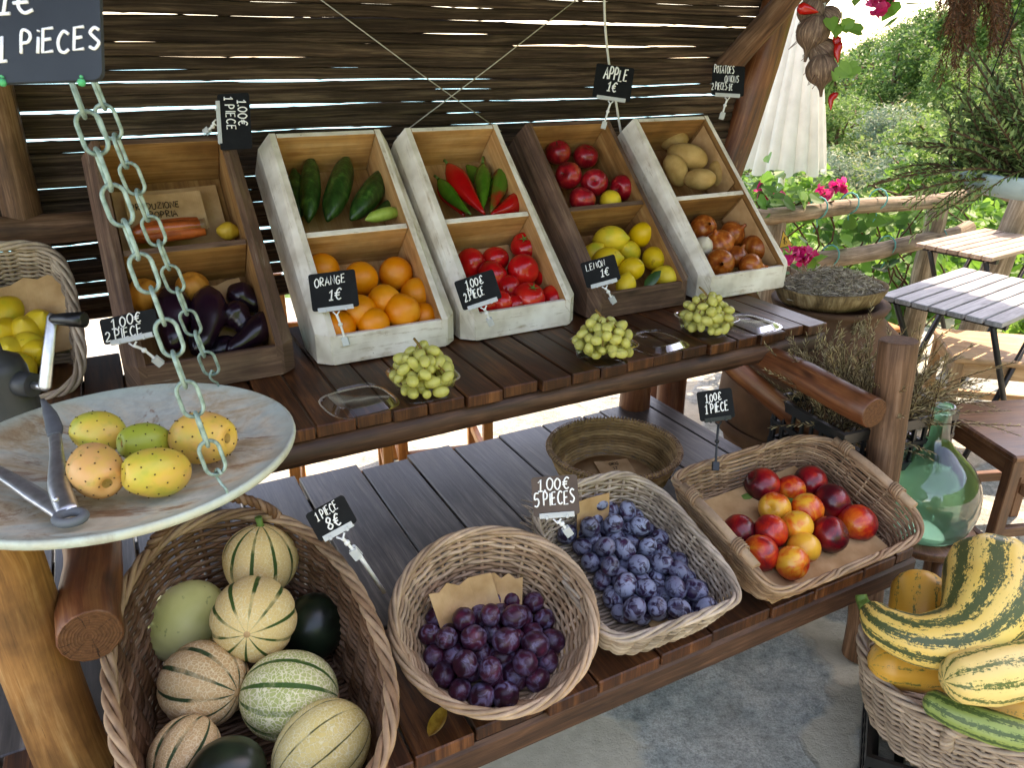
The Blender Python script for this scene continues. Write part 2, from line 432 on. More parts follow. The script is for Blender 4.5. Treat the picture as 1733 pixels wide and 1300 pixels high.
def canvas():
    k = NT('white_parasol_canvas'); ob = k.coord('Object')
    col = k.ramp(k.noise(ob, 6, 4), [(.3, 'd2cfc8'), (.7, 'e6e3dc')])
    k.done(col, .85, .15)
    tl = k.n('ShaderNodeBsdfTranslucent', {'Color': col})
    mx = k.n('ShaderNodeMixShader', {0: .5, 1: k.b.outputs[0], 2: tl.outputs[0]})
    k.t.links.new(mx.outputs[0], k.out.inputs[0]); return k.m
M_['canvas'] = canvas()

def bamboo():
    k = NT('dark_weathered_cane'); uv = k.coord('UV'); isl = k.island()
    off = k.n('ShaderNodeCombineXYZ', {0: k.math('MULTIPLY', isl, 17.0), 1: k.math('MULTIPLY', isl, 41.0), 2: 0.0}).outputs[0]
    v = k.n('ShaderNodeVectorMath', {0: uv, 1: off}, operation='ADD').outputs[0]
    g = k.n('ShaderNodeMapping', {'Vector': v, 'Scale': (90, 3, 1)}).outputs[0]
    n = k.noise(g, 1, 6, .7, .4); n2 = k.noise(v, 5, 4)
    col = k.ramp(n, [(.3, '221814'), (.5, '46372d'), (.72, '7a6553')])
    col = k.mix(.7, col, k.ramp(n2, [(.35, .5), (.65, 1.0)]), 'MULTIPLY')
    k.bump(n, .4, .002)
    return k.done(k.hsv(col, .5, 1.0, k.rng(isl, .65, 1.3)), .85, .15)
M_['cane'] = bamboo()

def flagstone():
    k = NT('flagstone_paving'); ob = k.coord('Object')
    wv = k.n('ShaderNodeVectorMath', {0: ob, 1: k.n('ShaderNodeVectorMath', {0: k.n('ShaderNodeTexNoise', {'Vector': ob, 'Scale': 2.2, 'Detail': 4}).outputs[1], 'Scale': .38}, operation='SCALE').outputs[0]}, operation='ADD').outputs[0]
    e = k.n('ShaderNodeTexVoronoi', {'Vector': wv, 'Scale': 1.9, 'Randomness': .95}, feature='DISTANCE_TO_EDGE').outputs[0]
    cell = k.n('ShaderNodeTexVoronoi', {'Vector': wv, 'Scale': 1.9, 'Randomness': .95}, feature='F1').outputs[1]
    n = k.noise(ob, 9, 8, .7); n2 = k.noise(ob, 48, 8, .8); n3 = k.noise(ob, 2.4, 5, .6, .5)
    st = k.ramp(n, [(.3, '6c7873'), (.46, 'a2aba2'), (.6, 'c8cabd'), (.8, 'dcd8c6')])
    cell = k.n('ShaderNodeRGBToBW', {0: cell}).outputs[0]
    st = k.mix(k.rng(cell, .0, .35), st, '8a8674')
    st = k.mix(k.ramp(n3, [(.45, 0.0), (.62, .55)]), st, 'aaa595')
    st = k.mix(.8, st, k.ramp(n2, [(.34, .35), (.54, 1.0)]), 'MULTIPLY')
    st = k.mix(.7, st, k.ramp(k.noise(ob, 170, 5, .8), [(.36, .35), (.56, 1.0)]), 'MULTIPLY')
    mt = k.mix(k.noise(ob, 25, 5), 'a39c86', 'd0c8b0')
    mm = k.ramp(k.math('ADD', e, k.math('MULTIPLY', k.noise(ob, 20, 4), .05)), [(.085, 1.0), (.125, 0.0)])
    col = k.mix(mm, st, mt)
    h = k.math('ADD', k.math('MULTIPLY', n2, .6), k.math('MULTIPLY', k.math('SUBTRACT', 1.0, mm), .9))
    h = k.math('ADD', h, k.math('MULTIPLY', n, 1.2))
    k.bump(h, .9, .012)
    return k.done(col, .72, .35)
M_['floor'] = flagstone()

# fruit
def fruit(name, fn): k = NT(name); return fn(k)
def f_orange(k):
    ob = k.shift(k.coord()); col = k.mix(k.rnd(), 'e07a08', 'f09216')
    col = k.mix(k.ramp(k.noise(ob, 18, 3), [(.5, 0.0), (.75, .5)]), col, 'f2a63a')
    k.bump(k.voro(ob, 260), -.25, .0012); return k.done(col, .42, .45)
M_['orange'] = fruit('orange_peel', f_orange)
def f_lemon(k):
    ob = k.shift(k.coord()); col = k.mix(k.rnd(), 'd8ae18', 'e3c53a')
    col = k.mix(k.ramp(k.noise(ob, 14, 4), [(.52, 0.0), (.68, .8)]), col, 'a5ab2e')
    col = k.mix(k.ramp(k.noise(ob, 34, 5), [(.66, 0.0), (.72, .6)]), col, '7d6423')
    k.bump(k.voro(ob, 240), -.2, .0012); return k.done(col, .45, .4)
M_['lemon'] = fruit('lemon_peel', f_lemon)
def f_tomato(k):
    ob = k.shift(k.coord()); col = k.ramp(k.noise(ob, 11, 3), [(.3, '980a10'), (.55, 'c81618'), (.8, 'dc3a20')])
    return k.done(col, .2, .55)
M_['tomato'] = fruit('tomato_skin', f_tomato)
def f_apple(k):
    g = k.coord(); ob = k.shift(g)
    s = k.n('ShaderNodeMapping', {'Vector': ob, 'Scale': (1, 1, .25)}).outputs[0]
    col = k.ramp(k.noise(s, 40, 4), [(.3, '6a0a14'), (.55, '9a1420'), (.8, 'c8382c')])
    col = k.mix(k.ramp(k.voro(ob, 110), [(.06, .6), (.12, 0.0)]), col, 'd59a80')
    col = k.mix(k.ramp(k.noise(ob, 12, 2), [(.62, 0.0), (.78, .6)]), col, 'd9703a')
    return k.done(col, .28, .5)
M_['apple'] = fruit('apple_skin', f_apple)
def f_nect(k):
    g0 = k.coord(); ob = k.shift(g0); r = k.rnd()
    oi = k.n('ShaderNodeObjectInfo').outputs['Color']
    sep = k.n('ShaderNodeSeparateColor', {0: oi}).outputs[0]       # ripeness of each fruit
    gx = k.math('MULTIPLY', k.n('ShaderNodeSeparateXYZ', {0: g0}).outputs[0], 4.5)
    n = k.math('ADD', k.math('ADD', k.noise(ob, 24, 5, .6, .8), gx), k.math('SUBTRACT', sep, .5))
    col = k.ramp(n, [(.22, '4a0a14'), (.42, '8c0f18'), (.56, 'c42a16'), (.70, 'e0641c'), (.84, 'e9a634')])
    col = k.mix(k.ramp(k.voro(ob, 150), [(.05, .35), (.1, 0.0)]), col, 'e6b070')
    k.b.inputs['Coat Weight'].default_value = .15
    return k.done(col, .3, .5)
M_['nectarine'] = fruit('nectarine_skin', f_nect)
def f_plum(name, a, b, c, bl, lo, hi):
    k = NT(name); ob = k.shift(k.coord())
    col = k.ramp(k.noise(ob, 35, 3), [(.3, a), (.55, b), (.8, c)])
    blm = k.ramp(k.noise(ob, 55, 5, .6, .9), [(lo, 0.0), (hi, .85)])
    blm = k.mix(1.0, blm, k.rng(k.rnd(), .45, 1.0), 'MULTIPLY')
    col = k.mix(blm, col, bl)
    rg = k.rng(blm, .3, .65)
    return k.done(col, rg, .38)
M_['plum'] = f_plum('purple_plum_skin', '2a121e', '431a2c', '6e2a3a', '8480a0', .47, .70)
M_['blueplum'] = f_plum('bloomed_blue_plum_skin', '1f1624', '31203a', '52283c', '959db4', .43, .54)
def f_grape(k):
    ob = k.shift(k.coord()); col = k.mix(k.island(), 'c4c450', 'e4de90')
    col = k.mix(k.ramp(k.noise(ob, 90, 3), [(.5, 0.0), (.8, .4)]), col, 'b79a4a')
    k.b.inputs['Subsurface Weight'].default_value = .6; k.b.inputs['Subsurface Radius'].default_value = (.02, .02, .008)
    k.b.inputs['Subsurface Scale'].default_value = .6
    k.done(col, .2, .55)
    tl = k.n('ShaderNodeBsdfTranslucent', {'Color': col}); mx = k.n('ShaderNodeMixShader', {0: .38, 1: k.b.outputs[0], 2: tl.outputs[0]})
    k.t.links.new(mx.outputs[0], k.out.inputs[0]); return k.m
M_['grape'] = fruit('green_grape_skin', f_grape)
def f_aub(k):
    ob = k.shift(k.coord()); return k.done(k.ramp(k.noise(ob, 8, 2), [(.3, '120a12'), (.75, '2c1222')]), .25, .5)
M_['eggplant'] = fruit('eggplant_skin', f_aub)
def f_cuc(k):
    uv = k.coord('UV'); ob = k.shift(k.coord())
    s = k.n('ShaderNodeMapping', {'Vector': ob, 'Scale': (1, 1, .15)}).outputs[0]
    col = k.ramp(k.noise(s, 60, 4), [(.35, '16300f'), (.55, '24481a'), (.8, '4f7a34')])
    k.bump(k.voro(ob, 130), .2, .002); return k.done(col, .35, .45)
M_['cucumber'] = fruit('cucumber_skin', f_cuc)
M_['palecuc'] = simple('pale_courgette_skin', '7f9a3c', 'a4ba58', 40, .4, .4)
M_['redpepper'] = simple('red_pepper_skin', '9c0a0c', 'c81712', 12, .22, .55)
M_['greenpepper'] = simple('green_pepper_skin', '2c5a14', '4e8424', 14, .25, .5)
def f_mixp(k):
    ob = k.coord(); col = k.ramp(k.noise(ob, 14, 3), [(.4, '3f6a1c'), (.5, '6a4a1a'), (.6, '9c1a12')])
    return k.done(col, .25, .5)
M_['mixpepper'] = fruit('turning_pepper_skin', f_mixp)
M_['potato'] = simple('potato_skin', '9a7640', 'c09c62', 22, .7, .25, .25)
def f_onion(k):
    g = k.coord(); ob = k.shift(g)
    s = k.n('ShaderNodeMapping', {'Vector': ob, 'Scale': (1, 1, .12)}).outputs[0]
    col = k.ramp(k.noise(s, 70, 4), [(.3, '7a3210'), (.55, 'a5531c'), (.8, 'c98a4a')])
    return k.done(k.hsv(col, .5, 1.0, k.rng(k.rnd(), .8, 1.2)), .3, .45)
M_['onion'] = fruit('onion_skin', f_onion)
M_['whiteonion'] = simple('white_onion_skin', 'cfc3a8', 'e6dcc8', 20, .35, .45)
M_['gourd'] = simple('orange_gourd_skin', 'a8641e', 'd08a35', 25, .5, .4, .2)
M_['yellowgourd'] = simple('yellow_gourd_skin', 'b88a1c', 'd8ae3a', 25, .5, .4)
M_['carrot'] = simple('carrot_skin', 'b04a1c', 'd8682c', 40, .5, .4)
def f_pear(k):
    ob = k.shift(k.coord()); oi = k.n('ShaderNodeObjectInfo').outputs['Color']
    sep = k.n('ShaderNodeSeparateColor', {0: oi}).outputs[0]
    n = k.math('ADD', k.noise(k.coord(), 26, 3), k.math('SUBTRACT', sep, .5))
    col = k.ramp(n, [(.25, '9aa238'), (.42, 'c4b040'), (.6, 'd6ac48'), (.85, 'dca060')])
    col = k.mix(k.ramp(k.noise(ob, 60, 5), [(.55, 0.0), (.75, .5)]), col, '8a8a38')
    k.bump(k.noise(ob, 90, 3), .15, .001)
    return k.done(col, .42, .4)
M_['pricklypear'] = fruit('prickly_pear_skin', f_pear)
def f_melon(name, ground, net, stripe, nstripe, netw, width):
    k = NT(name); ob = k.coord(); sob = k.shift(ob)
    sx = k.n('ShaderNodeSeparateXYZ', {0: ob})
    ang = k.math('ARCTAN2', sx.outputs[1], sx.outputs[0])
    a2 = k.math('ADD', k.math('MULTIPLY', ang, nstripe/(2*math.pi)), k.math('MULTIPLY', k.noise(sob, 14, 3), .10))
    fr = k.math('ABSOLUTE', k.math('SUBTRACT', k.math('FRACT', k.math('ADD', a2, 40.0)), .5))
    v = k.n('ShaderNodeTexVoronoi', {'Vector': k.n('ShaderNodeVectorMath', {0: sob, 1: k.n('ShaderNodeVectorMath', {0: k.n('ShaderNodeTexNoise', {'Vector': sob, 'Scale': 40}).outputs[1], 'Scale': .02}, operation='SCALE').outputs[0]}, operation='ADD').outputs[0], 'Scale': 150.0}, feature='DISTANCE_TO_EDGE').outputs[0]
    netm = k.ramp(k.math('ADD', v, k.math('MULTIPLY', k.noise(sob, 30, 3), .12)), [(netw, 1.0), (netw+.08, 0.0)])
    g = k.ramp(k.noise(sob, 9, 3), [(.3, ground[0]), (.7, ground[1])])
    col = k.mix(netm, g, net)
    st = k.ramp(k.math('ADD', fr, k.math('MULTIPLY', k.noise(sob, 60, 4), .05)), [(width, 1.0), (width+.03, 0.0)])
    st = k.mix(1.0, st, k.ramp(k.noise(sob, 16, 3), [(.36, .15), (.5, 1.0)]), 'MULTIPLY')
    col = k.mix(st, col, stripe)
    k.bump(netm, .5, .0015)
    return k.done(col, .6, .3)
M_['cantaloupe'] = f_melon('netted_melon_rind', ('dcb672', 'e6c588'), 'eed8a6', '34501e', 10, .06, .095)
M_['greenmelon'] = f_melon('green_netted_melon_rind', ('a6ab62', 'bcba78'), 'e4dab0', '3a5a24', 10, .11, .11)
M_['tanmelon'] = f_melon('tan_netted_melon_rind', ('c59c6c', 'd2ac7c'), 'e2c79c', '324628', 10, .09, .095)
def f_honey(k):
    ob = k.coord(); col = k.ramp(k.noise(ob, 9, 4), [(.3, 'cccc7c'), (.55, 'e0de92'), (.8, 'eae6ae')])
    col = k.mix(k.ramp(k.noise(ob, 60, 4), [(.64, 0.0), (.7, .6)]), col, '6f8040'); return k.done(col, .45, .4)
M_['honeydew'] = fruit('honeydew_rind', f_honey)
def f_wm(k):
    ob = k.coord(); return k.done(k.ramp(k.noise(ob, 14, 4), [(.35, '0b130c'), (.7, '1e2c1c')]), .32, .5)
M_['watermelon'] = fruit('dark_watermelon_rind', f_wm)
def f_squash(name, base, base2, green, amount, nst):
    k = NT(name); uv = k.coord('UV'); ob = k.coord()
    sx = k.n('ShaderNodeSeparateXYZ', {0: uv}); u = sx.outputs[0]
    # u runs around the fruit (0..1), v along it
    fr = k.math('ABSOLUTE', k.math('SUBTRACT', k.math('FRACT', k.math('ADD', k.math('MULTIPLY', u, nst), k.math('MULTIPLY', k.noise(ob, 12, 2), .2))), .5))
    nb = k.noise(k.n('ShaderNodeMapping', {'Vector': uv, 'Scale': (70, 24, 1)}).outputs[0], 1.0, 6, .8)
    nb = k.math('ADD', k.math('MULTIPLY', nb, .6), k.math('MULTIPLY', k.noise(ob, 150, 4, .7), .4))
    mm = k.ramp(k.math('ADD', fr, k.math('MULTIPLY', k.math('SUBTRACT', nb, .5), 2.4)), [(amount, 1.0), (amount+.04, 0.0)])
    col = k.mix(k.noise(ob, 10, 3), base, base2); col = k.mix(mm, col, green)
    k.bump(k.math('ADD', nb, fr), .15, .003)
    return k.done(col, .42, .45)
M_['squash'] = f_squash('green_striped_squash_rind', 'd8a83c', 'e2c878', '46502c', .23, 9)
M_['squash2'] = f_squash('yellow_squash_rind', 'd8b660', 'e2c987', '54602c', .10, 9)
M_['squash3'] = f_squash('orange_squash_rind', 'c98f2c', 'd9a648', '6a6a34', -.06, 9)
M_['courgette'] = f_squash('green_courgette_rind', '6f8440', '8fa055', '3c5426', .2, 8)
def f_garlic():
    k = NT('dry_garlic_skin'); uv = k.coord('UV'); ob = k.coord()
    n = k.noise(k.n('ShaderNodeMapping', {'Vector': uv, 'Scale': (46, 3, 1)}).outputs[0], 1.0, 5, .7)
    col = k.ramp(n, [(.3, '33241a'), (.5, '6e5442'), (.64, '94785f'), (.74, 'd6c6b0')]); col = k.mix(.6, col, k.ramp(k.noise(ob, 30, 4), [(.35, .5), (.65, 1.0)]), 'MULTIPLY')
    k.bump(n, .6, .003); return k.done(col, .65, .25)
M_['garlic'] = f_garlic()
M_['chili'] = simple('red_chili_skin', '8e0e08', 'b81c10', 20, .25, .5)
M_['terracotta'] = simple('old_terracotta', '3c2a1e', '75543c', 5, .8, .2, .4)
M_['cork'] = wood('bark_tray', '3a2c1c', '7a6444', 'b09a72', .85, .15)
M_['pot'] = simple('blue_grey_glaze', '7d949a', 'a8bcc0', 10, .4, .5)
M_['yellowsign'] = simple('yellow_sign_enamel', 'e0a808', 'e8b818', 10, .4, .5)
def seamat():
    k = NT('sea_water'); ob = k.coord(); n = k.noise(ob, .02, 4)
    col = k.ramp(n, [(.3, '6fb6c2'), (.7, '8fcdd4')]); return k.done(col, .5, .2)
M_['sea'] = seamat()
def hillmat():
    k = NT('scrub_hillside'); ob = k.coord(); n = k.noise(ob, .9, 8, .7)
    col = k.ramp(n, [(.35, '3f5a2a'), (.55, '6d8a42'), (.7, '8f9a5a')]); k.bump(n, .8, .4)
    return k.done(col, .9, .1)
M_['hill'] = hillmat()
# ------------------------------------------------------------------ ground, hill, sea
def struct(name, mb, mats, M=None):
    return tag(mb.build(name, mats, None, M), kind='structure')
TERR = [(-9,-7),(9,-7),(9,1.8),(3.05,4.25),(2.85,4.75),(1.2,4.15),(0.2,5.2),(-9,5.2)]
mb = MB(); n = len(TERR)
mb.add([(x, y, 0) for x, y in TERR]+[(x, y, -.5) for x, y in TERR], [list(range(n))]+[[i, n+i, n+(i+1) % n, (i+1) % n] for i in range(n)])
struct('paved_terrace', mb, M_['floor'])
def ground_z(x, y):
    d = math.hypot(x, y)
    if y < 4: base = -.62
    else: base = -.62
    azm = x/max(y, 1)
    k = min(max((d-6)/34, 0), 1); k = k*k*(3-2*k)
    far = CAMZ-4.7+(min(max(azm, -.3), 1.2)-.3)*22
    z = base*(1-k)+far*k
    if d > 42: z -= (d-42)*.55
    return max(z, -75)+ .35*k*mnoise.noise(Vector((x*.15, y*.15, 0)))*4
mb = MB(); G = []
rad = [0, 3, 5, 6.5, 8, 10, 12, 15, 18, 22, 26, 31, 36, 42, 48, 60, 80, 110, 170]
NA = 72
vs = []
for r in rad:
    for k in range(NA):
        a = 2*math.pi*k/NA; x, y = r*math.sin(a), r*math.cos(a); vs.append((x, y, ground_z(x, y) if r > 4 else -.62))
fs = [[i*NA+k, i*NA+(k+1) % NA, (i+1)*NA+(k+1) % NA, (i+1)*NA+k] for i in range(len(rad)-1) for k in range(NA)]
mb.add(vs, [f[::-1] for f in fs], smooth=True)
struct('hillside_terrain', mb, M_['hill'])
mb = MB(); mb.lathe([(60000, -60), (3000, -60), (.5, -60)], 64)
struct('sea', mb, M_['sea'])

# ------------------------------------------------------------------ shelter: posts, roof, braces
def log(mb, a, b, r0, r1, n=10, sides=12, wob=.006, seed=None, m=0, capm=1):
    a, b = Vector(a), Vector(b); sd_ = random.random()*50
    pts = []; rr = []
    for i in range(n):
        t = i/(n-1); p = a.lerp(b, t)
        if 0 < i < n-1: p += Vector([mnoise.noise(Vector((sd_+7*c, t*2.5, 0)))*wob*2 for c in range(3)])
        pts.append(p); rr.append((r0+(r1-r0)*t)*(1+.06*mnoise.noise(Vector((sd_, t*6, 3)))))
    o = sd_
    e = .004
    pts = [pts[0], pts[0].lerp(pts[1], .04)]+pts[1:-1]+[pts[-1].lerp(pts[-2], .04), pts[-1]]
    rr = [rr[0]*.95, rr[0]]+rr[1:-1]+[rr[-1], rr[-1]*.95]
    mb.tube(pts, rr, sides, m, True, capm, True, rfun=lambda a_, t_: 1+.06*mnoise.noise(Vector((math.cos(a_)*1.3+o, math.sin(a_)*1.3, t_*3))))
LOGM = [M_['post'], M_['end']]
shel = thing('wooden_shelter', 'dark timber shelter with log posts, diagonal brace and cane roof over the produce stand', 'shelter', TR(S(2.3, 2.45, 0)))
def sub(name, mb, mats, par): return mb.build(name, mats, par, par.matrix_world.inverted())
# right post leans in
pb = fdep(1236, 260, 2.46); pt = fdep(1312, 20, 2.40); dv = (pt-pb)
mb = MB(); log(mb, pb-dv*(pb.z/dv.z), pb+dv*((2.3-pb.z)/dv.z), .072, .062, wob=.012); sub('post', mb, [M_['log'], M_['end']], shel)
mb = MB(); log(mb, fdep(1225, 118, 2.40), fdep(1400, -75, 2.0), .046, .04); sub('brace', mb, [M_['post'], M_['end']], shel)
pl = fdep(20, 300, 2.40)
mb = MB(); log(mb, (pl.x, pl.y, 0), (pl.x, pl.y, 2.3), .05, .045, wob=.012); sub('post', mb, LOGM, shel)
zr = fdep(100, 385, 2.36).z
mb = MB(); log(mb, S(-1.9, 2.37, zr), S(.12, 2.37, zr), .04, .04); sub('rail', mb, LOGM, shel)
for al, dp in ((-2.1, .75), (3.8, .75)):
    mb = MB(); log(mb, S(al, dp, 0), S(al, dp, 2.3), .07, .06); sub('post', mb, LOGM, shel)
mb = MB()
for dp in (.75, 2.4): log(mb, S(-2.3, dp, 2.30), S(3.9, dp, 2.30), .06, .055)
for i in range(9): log(mb, S(-2.1+i*.74, .63, 2.39), S(-2.1+i*.74, 3.0, 2.39), .04, .04)
sub('roof_frame', mb, LOGM, shel)  # roof is out of view, its reach set to keep sun off the stand
mb = MB()
for i in range(35):
    dp = .63+i*.07
    mb.tube([S(-2.4+j*.8, dp+random.uniform(-.006, .006), 2.455+random.uniform(-.004, .004)) for j in range(9)], .037, 7, m=0)
sub('roof_canes', mb, M_['cane'], shel)
mb = MB(); mb.box((-2.7, -1.85, 2.50), (1.62, .62, 2.515)); o = mb.build('sun_block_sheet', M_['cane'], shel, shel.matrix_world.inverted() @ TR(S(2.3, 2.45, 0), PHI))  # added unseen sheet that blocks sun leaking between the roof canes

# ------------------------------------------------------------------ cane screen behind the stand
scr = thing('cane_screen', 'dark split cane screen wall with daylight showing between its slats', 'screen wall', TR(S(.3, 2.46, .8)))
mb = MB(); z = .86; rs = random.Random(3); irow = 0
while z < 2.42:
    hgt = rs.uniform(.0155, .0205)
    ph = rs.random()*10; pts = []; rr = []
    x = -1.75; nodes = rs.uniform(.25, .34); ofs = rs.random()*nodes
    pz_ = pb+dv*((z-pb.z)/dv.z); xe = pz_.x*CA+pz_.y*SA+rs.uniform(.0, .05)
    while x < xe:
        f = ((x+ofs) % nodes)
        pts.append(S(x, 2.46+.006*mnoise.noise(Vector((x*2, ph, 1))), z+.007*mnoise.noise(Vector((x*.9, ph, 0)))+.0035*mnoise.noise(Vector((x*3.1, ph, 5)))))
        rr.append(hgt*(1+.14*mnoise.noise(Vector((x*1.4, ph, 2)))+.12*mnoise.noise(Vector((x*4.2, ph, 7)))))
        if f < .02: rr[-1] *= 1.10
        x += .02 if f > nodes-.035 or f < .03 else .065
    mb.tube(pts, rr, 8, flat=.5, up=(0, 0, 1))
    z += hgt*2*rs.uniform(.90, 1.01)+(.0028 if rs.random() < .55 else 0)
    irow += 1
sub('cane_slats', mb, M_['cane'], scr)
mb = MB()
for al in (-1.5, -.4, .75, 1.62):
    pass
for a, b in (((538, -5), (848, 222)), ((980, -5), (672, 232))):
    p, q = fdep(*a, 2.425), fdep(*b, 2.425); mb.tube([p, p.lerp(q, .5)+Vector((0, 0, -.004)), q], .0019, 5)
sub('crossed_twine', mb, M_['twine'], scr)
mb = MB(); mb.tube(smooth_path([fdep(1022, -40, 2.3), fdep(1024, 40, 2.3), fdep(1031, 110, 2.3), fdep(1042, 170, 2.28), fdep(1052, 230, 2.26), fdep(1068, 300, 2.27)]), .0042, 7)
tag(mb.build('electric_cable', M_['cable']), 'white electric cable hanging down in front of the cane screen', 'cable')

# ------------------------------------------------------------------ produce stand
ZU, ZL = .85, .45
SM = TR(S(.6, 1.3, 0), PHI)                  # local x = along, y = depth
def SL(al, dp, z): return Vector((al-.6, dp-1.3, z))
stand = thing('produce_stand', 'rustic two tier stand of dark planks and logs carrying crates above and baskets below', 'market stand', SM)
def planks(mb, a0, a1, d0, d1, ztop, th, wmin, wmax, rs, jd=.008, jd2=.0):
    x = a0
    while x < a1-.02:
        w_ = min(rs.uniform(wmin, wmax), a1-x)
        if a1-x-w_ < wmin*.5: w_ = a1-x
        g = rs.uniform(.0015, .004)
        z = ztop+rs.uniform(-.003, .001)
        mb.box(SL(x+g, d0+rs.uniform(-jd, jd), z-th), SL(x+w_-g, d1+rs.uniform(-jd2, jd2), z), grain=1, bev=.0025)
        x += w_
rs = random.Random(11)
mb = MB(); planks(mb, -.62, 1.79, 1.445, 2.12, ZU, .028, .078, .10, rs, .008, .01); mb.build('upper_shelf', M_['shelf'], stand)
mb = MB(); planks(mb, -.62, 1.6, 1.262, 1.965, ZL, .024, .07, .19, rs, .003, .035); mb.build('back_shelf', M_['grey_shelf'], stand)
mb = MB(); planks(mb, -.62, 1.6, .922, 1.255, ZL+.002, .03, .1, .17, rs, .006, .0); mb.build('lower_shelf', M_['shelf'], stand)
mb = MB(); log(mb, SL(-.64, 1.475, .787), SL(1.80, 1.475, .787), .032, .034, n=14, sides=10, wob=.003)
mb.build('front_beam', [M_['beam'], M_['end']], stand)
mb = MB(); log(mb, SL(-.64, 2.03, .785), SL(1.80, 2.03, .785), .035, .035); mb.build('back_beam', [M_['beam'], M_['end']], stand)
mb = MB(); mb.box(SL(-.64, .925, .352), SL(1.62, .975, .416), grain=0, bev=.008); mb.build('front_beam', M_['beam'], stand)
mb = MB(); mb.box(SL(-.64, 1.84, .35), SL(1.62, 1.89, .424), grain=0, bev=.006); mb.build('back_beam', M_['beam'], stand)
rw = SM.inverted()
for al, dp, zt in ((1.74, 2.03, .75), (.1, 2.05, .75), (1.5, 1.93, .75)):
    mb = MB(); log(mb, SL(al, dp, 0), SL(al, dp, zt), .055, .05); mb.build('leg', [M_['log'], M_['end']], stand)
# side rails running forward from under the upper shelf, and the front posts
mb = MB(); a = rw @ ft(153, 1078, 1.163); log(mb, SL(-.118, 1.62, .765), a, .047, .046, sides=16); mb.build('side_rail', [M_['log'], M_['end']], stand)
mb = MB(); b = rw @ ft(1480, 700, 1.875); log(mb, SL(1.60, 1.62, .765), b, .042, .040, sides=14); mb.build('side_rail', [M_['log'], M_['end']], stand)
p1 = ft(1522, 575, 1.90); p2 = fz(1452, 1110, 0)
mb = MB(); log(mb, rw @ p2, rw @ p1, .042, .045, sides=14, wob=.008); mb.build('post', [M_['post'], M_['end']], stand)
q1 = ft(-26, 915, 1.14); q2 = ft(150, 1330, 1.30); dq = q2-q1
q0 = q1-dq*.12; q3 = q1+dq*(-q1.z/dq.z)
mb = MB(); log(mb, rw @ q3, rw @ q0, .058, .054, sides=16, wob=.012); mb.build('post', [M_['paleLog'], M_['end']], stand)
mb = MB(); log(mb, rw @ fdep(1228, 606, 1.50), rw @ fdep(1452, 800, 1.22), .03, .03); mb.build('brace', [M_['log'], M_['end']], stand)
# ------------------------------------------------------------------ sloping display crates
TIL = R(44)
CR_L, CR_D = .628, .165
P0, P1 = (0.0, 0.004), (-.004, .078)
P2 = (P1[0]+CR_L*math.cos(TIL), P1[1]+CR_L*math.sin(TIL))
P3 = (P2[0]+CR_D*math.sin(TIL), P2[1]-CR_D*math.cos(TIL))
P4 = (P3[0]-(P3[1]-.004)/math.tan(TIL), .004)
CN = (-math.sin(TIL), math.cos(TIL)); CS = (math.cos(TIL), math.sin(TIL))
def crate(A0, A1, outm, inm, label, inset=.045):
    w_ = A1-A0
    M = TR(S(A0, 1.762, ZU), PHI)
    o = thing('display_crate', label, 'crate', M, 'sloping display crates on the upper shelf')
    mats = [outm, inm]
    for sgn in (-1, 1):
        x0 = 0 if sgn < 0 else w_
        mb = MB()
        pin = [P0, P1, P2, P3, P4]
        c = inset
        q1 = (P1[0]-CN[0]*c*.8+CS[0]*.008, P1[1]-CN[1]*c*.8+CS[1]*.02); q1 = (P1[0]+.03, P1[1]+.004)
        q2 = (P2[0]-CN[0]*c-CS[0]*.012, P2[1]-CN[1]*c-CS[1]*.012)
        pout = [(P0[0]+.028, P0[1]), q1, q2, P3, P4]
        xs = [x0, x0+sgn*.016, x0+sgn*c]
        loops = [pin, pin, pout]; V = []
        for xx, lp in zip(xs, loops): V += [(xx, y, z) for y, z in lp]
        def uvq(y, z, x): return (y*CN[0]+z*CN[1]+x, y*CS[0]+z*CS[1])
        F = [[0,1,2,3,4], [10,11,12,13,14]]; mm = [1, 0]
        if sgn < 0: F[0].reverse()
        if sgn > 0: F[1].reverse()
        if sgn < 0: F[0] = F[0]
        for k in range(5):
            k2 = (k+1) % 5
            for b in (0, 5):
                f = [b+k, b+k2, b+5+k2, b+5+k]
                F.append(f if sgn > 0 else f[::-1]); mm.append(0)
        ra = random.random()*5
        mb.add(V, F, [[(uvq(V[i][1], V[i][2], V[i][0])[0]+ra, uvq(V[i][1], V[i][2], V[i][0])[1]+ra) for i in f] for f in F], mm)
        mb.build('side_board', mats, o)
    # boards across: local frame on the slope  (x along, s up the slope, n outward)
    F = Matrix(((1, 0, 0, 0), (0, CS[0], CN[0], P1[0]), (0, CS[1], CN[1], P1[1]), (0, 0, 0, 1)))
    e = .0015
    mb = MB(); mb.box((e, CR_L-.016, -CR_D), (w_-e, CR_L-.0005, -.0008), F, 1, 0, .001, {'z+': 0, 'y+': 0}); mb.build('top_board', mats, o)
    mid = CR_L*.478
    mb = MB(); mb.box((e, mid-.009, -CR_D+.013), (w_-e, mid+.007, -.004), F, 1, 0, .0015, {'z+': 0}); mb.build('divider', mats, o)
    mb = MB(); mb.box((e, -.085, -CR_D), (w_-e, CR_L-.017, -CR_D+.012), F, 1, 1); mb.build('back_panel', [inm, inm], o)
    mb = MB(); mb.box((-.012, -.0025, .002), (w_+.012, .0135, P1[1]-.001), None, 1, 0, .002, {'y-': 0, 'z+': 0, 'x-': 0, 'x+': 0}); mb.box((e, .0145, .003), (w_-e, P4[0]-.004, .013), None, 1, 0); mb.build('bottom_board', mats, o)
    o['w'] = w_
    return o, M @ F, w_
CR = []
